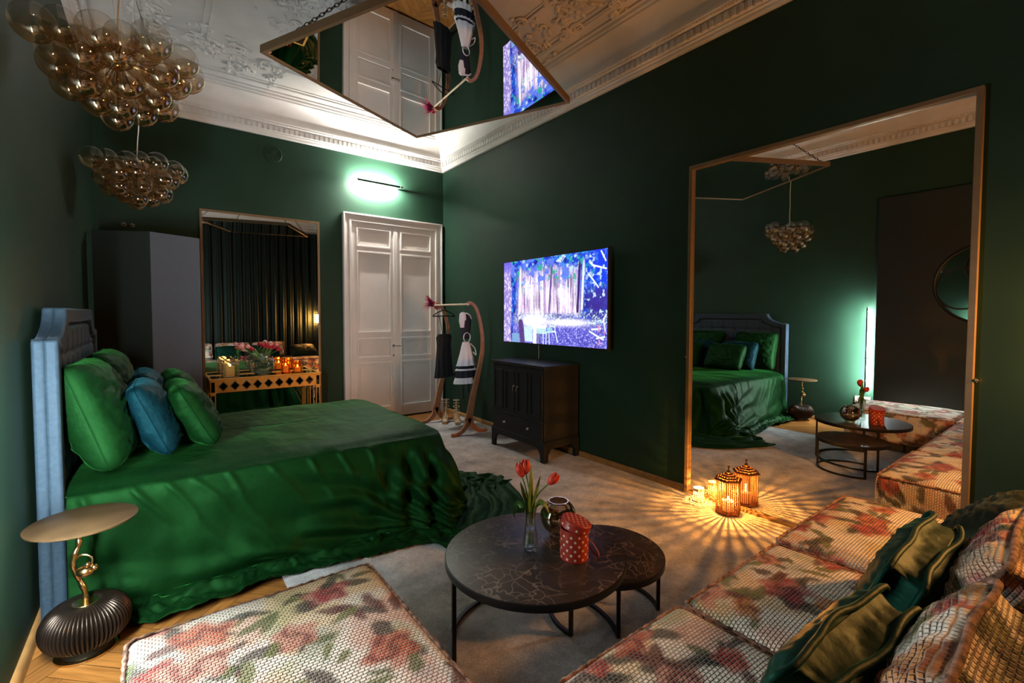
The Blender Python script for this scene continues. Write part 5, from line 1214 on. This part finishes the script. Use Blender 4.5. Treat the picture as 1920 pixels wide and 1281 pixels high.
def rounded_cushion(name, x0, x1, y0, y1, z0, z1, r, parent, off, seed, puff=.02, step=.0085):
    cx, cy, cz = (x0 + x1) / 2, (y0 + y1) / 2, (z0 + z1) / 2; hx, hy, hz = (x1 - x0) / 2, (y1 - y0) / 2, (z1 - z0) / 2
    V, Fc, UV = [], [], []
    def face(nu, nv, pf, uf):
        u, v = np.meshgrid(np.linspace(-1, 1, nu), np.linspace(-1, 1, nv)); p = pf(u, v).reshape(-1, 3); q = np.clip(p, (-(hx - r), -(hy - r), -(hz - r)), (hx - r, hy - r, hz - r)); d = p - q
        nl = np.linalg.norm(d, axis=1, keepdims=True); p2 = q + d / np.maximum(nl, 1e-9) * r
        e = (1 - (p2[:, 0] / hx) ** 4).clip(0) * (1 - (p2[:, 1] / hy) ** 4).clip(0); up = p2[:, 2] > 0
        bulge = puff * e + .006 * np.array([nz(a * 4, b * 4, seed) for a, b in p2[:, :2]]) ; p2[:, 2] += np.where(up, bulge, 0)
        s = .010 * (1 - (p2[:, 2] / hz).clip(-1, 1) ** 2)
        p2[:, 0] += np.where(np.abs(p2[:, 0]) > hx - r * .5, np.sign(p2[:, 0]) * s, 0); p2[:, 1] += np.where(np.abs(p2[:, 1]) > hy - r * .5, np.sign(p2[:, 1]) * s, 0)
        b = sum(len(a) for a in V); V.append(p2 + (cx, cy, cz)); UV.append(uf(u, v).reshape(-1, 2))
        i, j = np.meshgrid(np.arange(nu - 1), np.arange(nv - 1)); k = (j * nu + i).ravel() + b; Fc.append(np.stack([k, k + 1, k + nu + 1, k + nu], 1))
    nx, ny, nzz = int(2 * hx / step) + 2, int(2 * hy / step) + 2, int(2 * hz / (step * 1.3)) + 2; S = np.stack
    face(nx, ny, lambda u, v: S([u * hx, v * hy, 0 * u + hz], -1), lambda u, v: S([u * hx + cx, v * hy + cy], -1))
    face(nx, nzz, lambda u, v: S([u * hx, 0 * u + hy, -v * hz], -1), lambda u, v: S([u * hx + cx, cy + hy + (1 + v) * hz], -1))
    face(nx, nzz, lambda u, v: S([u * hx, 0 * u - hy, v * hz], -1), lambda u, v: S([u * hx + cx, cy - hy - (1 - v) * hz], -1))
    face(ny, nzz, lambda u, v: S([0 * u + hx, u * hy, v * hz], -1), lambda u, v: S([cx + hx + (1 - v) * hz, u * hy + cy], -1))
    face(ny, nzz, lambda u, v: S([0 * u - hx, u * hy, -v * hz], -1), lambda u, v: S([cx - hx - (1 + v) * hz, u * hy + cy], -1))
    V = np.concatenate(V); Fc = np.concatenate(Fc); UV = np.concatenate(UV)
    me = bpy.data.meshes.new(name); me.from_pydata((V - np.array(off)).tolist(), [], Fc.tolist()); me.polygons.foreach_set('use_smooth', [True] * len(me.polygons))
    ul = me.uv_layers.new(name='UVMap'); idx = np.zeros(len(me.loops), np.int32); me.loops.foreach_get('vertex_index', idx); ul.data.foreach_set('uv', UV[idx].astype(np.float32).ravel())
    me.materials.append(M['floral']); o = bpy.data.objects.new(name, me); COL.objects.link(o); o.parent = parent; set_colors(o, floral(UV[:, 0], UV[:, 1], seed)); return o
def fringe(pts, seed, r=.0065, closed=True):
    """loopy piping along a seam"""
    mb = MB(); P = [Vector(p) for p in pts]; n = len(P); mb.tube(P, [r * (1 + .35 * math.sin(i * 2.1 + seed)) for i in range(n)], 6, closed=closed); return mb
def roundrect(x0, x1, y0, y1, z, r, step=.012, zf=None):
    pts = []; k = lambda a, b, n: [a + (b - a) * i / n for i in range(n)]
    n1, n2 = max(2, int((x1 - x0 - 2 * r) / step)), max(2, int((y1 - y0 - 2 * r) / step))
    pts += [(x, y0) for x in k(x0 + r, x1 - r, n1)] + [(x1 - r + r * math.sin(a), y0 + r - r * math.cos(a)) for a in k(0, PI / 2, 5)]
    pts += [(x1, y) for y in k(y0 + r, y1 - r, n2)] + [(x1 - r + r * math.cos(a), y1 - r + r * math.sin(a)) for a in k(0, PI / 2, 5)]
    pts += [(x, y1) for x in k(x1 - r, x0 + r, n1)] + [(x0 + r - r * math.sin(a), y1 - r + r * math.cos(a)) for a in k(0, PI / 2, 5)]
    pts += [(x0, y) for y in k(y1 - r, y0 + r, n2)] + [(x0 + r - r * math.cos(a), y0 + r - r * math.sin(a)) for a in k(0, PI / 2, 5)]
    return [(x, y, z) for x, y in pts]
M['fringe'] = mat('fringe_piping', (.24, .13, .09), .9, vary=(38, .85, 2), bump=(260, .8, .004))
def sofa():
    mods = [('floral knit sofa section nearest the left wall, the one reaching forward past the coffee table', -.100, .652, .935, 1.82, 21),
            ('floral knit corner section joining the two arms of the sofa at the left wall', -.100, .652, .02, .925, 22),
            ('floral knit sofa seat just right of the coffee table legs, third from the huge mirror', .664, 1.403, .02, .905, 23),
            ('floral knit sofa seat in the middle of the row, behind the smaller coffee table', 1.413, 2.128, .02, .900, 24),
            ('floral knit sofa seat at the right end of the row, beside the huge mirror', 2.140, 3.005, .02, .915, 25)]
    for lb, x0, x1, y0, y1, sd in mods:
        t = thing('sofa_section', lb, 'sofa', ((x0 + x1) / 2, (y0 + y1) / 2, .0155), group='sofa sections'); o = Vector(t.location)
        rounded_cushion('seat_cushion', x0, x1, y0, y1, .105, .412, .035, t, o, sd)
        mb = fringe(roundrect(x0 + .004, x1 - .004, y0 + .004, y1 - .004, .402, .03), sd); mb.shift(o).build('top_piping', M['fringe'], t, smooth=180)
        mb = fringe(roundrect(x0 + .004, x1 - .004, y0 + .004, y1 - .004, .115, .03), sd); mb.shift(o).build('bottom_piping', M['fringe'], t, smooth=180)
        mb = MB(); mb.b2((x0 + .05, y0 + .05, .0155), (x1 - .05, y1 - .05, .11)); mb.shift(o).build('plinth', M['black'], t, smooth=0)
sofa()
def gusset_cushion(name, label, m, pm, loc, size, lean, yaw, seed, group=None, printed=False, roll=0, ruff=.012, gus=.045):
    """thick cushion: puffed front and back, pleated side band and two ruffled edges"""
    t = thing(name, label, 'cushion', loc, group=group); t.rotation_euler = (Matrix.Rotation(yaw, 3, 'Z') @ Matrix.Rotation(lean, 3, 'X') @ Matrix.Rotation(roll, 3, 'Y')).to_euler()
    w2, h2, th = size; n = 54 if printed else 40; uvs = []; mb = MB()
    def rim(q):
        q = q % 4; s = int(q); r = (q - s) * 2 - 1; return ((r, -1), (1, r), (-r, 1), (-1, -r))[s]
    def outl(a, b): 
        k = 1 - .10 * (a * a * b * b) ** 3
        return w2 / 2 * a * (1 - .05 * (1 - b * b) * abs(a)) * k, h2 / 2 * b * (1 - .06 * (1 - a * a) * abs(b)) * k
    for sg in (1, -1):
        def g(u, v, sg=sg):
            a, b = u * 2 - 1, v * 2 - 1; e = max(0, 1 - a ** 4) ** .6 * max(0, 1 - b ** 4) ** .6; x, z = outl(a, b)
            uvs.append((x, z + sg * 2)); y = gus + (th / 2 - gus) * e * (1 + .15 * nz(a * 2, b * 2, seed + sg)) + .010 * nz(a * 6, b * 6, seed) * (e > 0)
            return (x, sg * y, z)
        mb.grid(n, n, g)
    K = 200
    for j in range(5):
        pass
    def side(u, v):
        a, b = rim(u * 4); x, z = outl(a, b); y = gus * (1 - 2 * v); pl = (.010 * nz(u * 26, v * .8, seed) + .006 * nz(u * 70, v * 2, seed + 4)) * math.sin(PI * v); s = 1 - (.06 * math.sin(PI * v)) ; uvs.append((u * 2, v * gus * 2 + 5))
        return (x * s + pl * a, y, z * s + pl * b)
    mb.grid(K, 7, side, cu=True)
    mb.xf(Matrix.Translation((0, 0, h2 / 2 * .97)))
    o = mb.build('cushion_cover', m, t, smooth=180, weld=False, recalc=True)
    if printed:
        UV = np.array(uvs, np.float32); me = o.data; ul = me.uv_layers.new(name='UVMap'); idx = np.zeros(len(me.loops), np.int32); me.loops.foreach_get('vertex_index', idx); ul.data.foreach_set('uv', UV[idx].ravel()); set_colors(o, floral(UV[:, 0], UV[:, 1], seed))
    for sg in (1, -1):
        pts = []
        for i in range(260):
            a, b = rim(i * 4 / 260); x, z = outl(a, b); k = 1.0 + (.014 + ruff * .4 * math.sin(i * .17 + seed + 2 * nz(i * .05, seed))) / (w2 / 2); pts.append((x * k, sg * (gus + .004) + ruff * (math.sin(i * .12 + sg) * .5 + 1.4 * nz(i * .045, seed + sg)), z * k + h2 / 2 * .97))
        r_ = MB()
        vs = []
        for i in range(260):
            a, b = rim(i * 4 / 260); x, z = outl(a, b); vs.append((x * .985, sg * gus, z * .985 + h2 / 2 * .97)); vs.append(pts[i])
        r_.add(vs, [(2 * i, 2 * i + 1, (2 * i + 3) % 520, (2 * i + 2) % 520) for i in range(260)]); r_.tube(pts, .0085, 6, closed=True); r_.build('ruffled_edge', pm, t, smooth=80, recalc=False)
    return t
SZ = .437
for k, (x, lb) in enumerate(((.58, 'floral knit back cushion at the corner section end of the sofa'), (1.28, 'floral knit back cushion behind the nearer ruffled green cushion'), (1.975, 'floral knit back cushion behind the farther ruffled green cushion'))):
    gusset_cushion('back_cushion', lb, M['floral'], M['fringe'], (x, .285, SZ + .010), (.64, .35, .20), .50, .02 * (k - 1), 40 + k, 'floral back cushions', True, ruff=.010)
gusset_cushion('ruffled_cushion', 'ruffled dark green velvet cushion on the sofa, the one nearer the mirror', M['ruffle'], M['ruffle'], (1.87, .440, SZ), (.56, .285, .17), .36, .02, 60, 'ruffled green cushions', ruff=.012, gus=.036)
gusset_cushion('ruffled_cushion', 'ruffled dark green velvet cushion on the sofa, the nearer of the two', M['ruffle'], M['ruffle'], (1.215, .430, SZ), (.52, .285, .17), .36, -.06, 61, 'ruffled green cushions', ruff=.012, gus=.036)
pillow('pillow', 'plain dark olive cushion at the right end of the sofa against the wall', M['darkcushion'], (2.72, .40, SZ + .01), (.60, .38, .22), .95, -.12, 71)

# ---------------------------------------------------------------- curtain behind the camera
def curtain():
    t = thing('curtain', 'floor-length black-green pleated velvet curtain across the end wall, seen in the back mirror', 'curtain', ((W + L) / 2, F + .1, 3.40)); o = Vector(t.location); mb = MB()
    x0, x1 = L + .06, W - .02; n = 900
    def f(u, v):
        x = x0 + (x1 - x0) * u; z = .02 + 3.38 * v; ph = x * 34 + 2.2 * nz(x * 1.6, 2) + .25 * nz(x * 3, z * .7, 4)
        y = F + .10 + .032 * math.sin(ph) * (1 - .25 * v) + .014 * math.sin(ph * 2.07 + 1.3) + .02 * nz(x * 2.2, z * .5, 7)
        return (x + .008 * math.sin(ph * 1.02 + .8), y, z)
    mb.grid(n, 30, f); mb.shift(o).build('curtain_cloth', M['curtain'], t, smooth=180, recalc=False)
    mb = MB(); mb.tube([(x0, F + .10, 3.405), (x1, F + .10, 3.405)], .012, 10); mb.shift(o).build('curtain_rail', M['blackmetal'], t)
curtain()

# ---------------------------------------------------------------- bubble pendants
def pendant(label, c, proto=None):
    t = thing('bubble_pendant', label, 'pendant lamp', c, group='bubble pendants')
    rnd = random.Random(11); me = None; cen = []
    for z, R_, n, r in ((.090, .245, 10, .066), (.100, .115, 5, .060), (.010, .200, 8, .068), (-.070, .150, 7, .066), (-.135, .075, 4, .060), (0, .06, 2, .05)):
        for k in range(n):
            a = 2 * PI * (k + rnd.uniform(-.22, .22)) / n + z * 9; rr = R_ * rnd.uniform(.88, 1.08); cen.append((rr * math.cos(a), rr * math.sin(a), z + rnd.uniform(-.022, .022), r * rnd.uniform(.96, 1.20)))
    for x, y, z, r in cen:
        if me is None:
            mb = MB(); mb.ball((0, 0, 0), 1, 32, 20); o = mb.build('glass_globe', M['amber'], t, smooth=180); me = o.data
        else: o = bpy.data.objects.new('glass_globe', me); COL.objects.link(o); o.parent = t
        o.location = (x, y, z); o.scale = (r, r, r * 1.04)
    mb = MB()
    for x, y, z, r in cen: mb.tube([(0, 0, .06), (x * .5, y * .5, z * .5 + .03), (x * .78, y * .78, z * .8)], .0022, 5, caps=False)
    mb.tube([(0, 0, -.10), (0, 0, .16)], .008, 8); mb.ball((0, 0, .05), .022, 12, 8); mb.build('wire_frame', M['gold'], t)
    h = CZ - c[2]; mb = MB(); mb.tube(catmull([(0, 0, .15), (.006, .003, .28), (.016, -.004, .42), (.004, .004, .58), (0, 0, .8), (0, 0, h - .02)], 8), .0035, 6); mb.build('cord', M['plastic'], t)
    mb = MB(); mb.lathe([(0, -.03), (.05, -.03), (.055, -.025), (.055, 0), (0, 0)], 24, (0, 0, h)); mb.build('ceiling_rose', M['gold'], t)
    return t
pendant('cluster of amber glass globes hanging over the side table', (-.115, 2.735, 2.45))
pendant('cluster of amber glass globes hanging above the far side of the bed', (-.10, 4.60, 2.42))
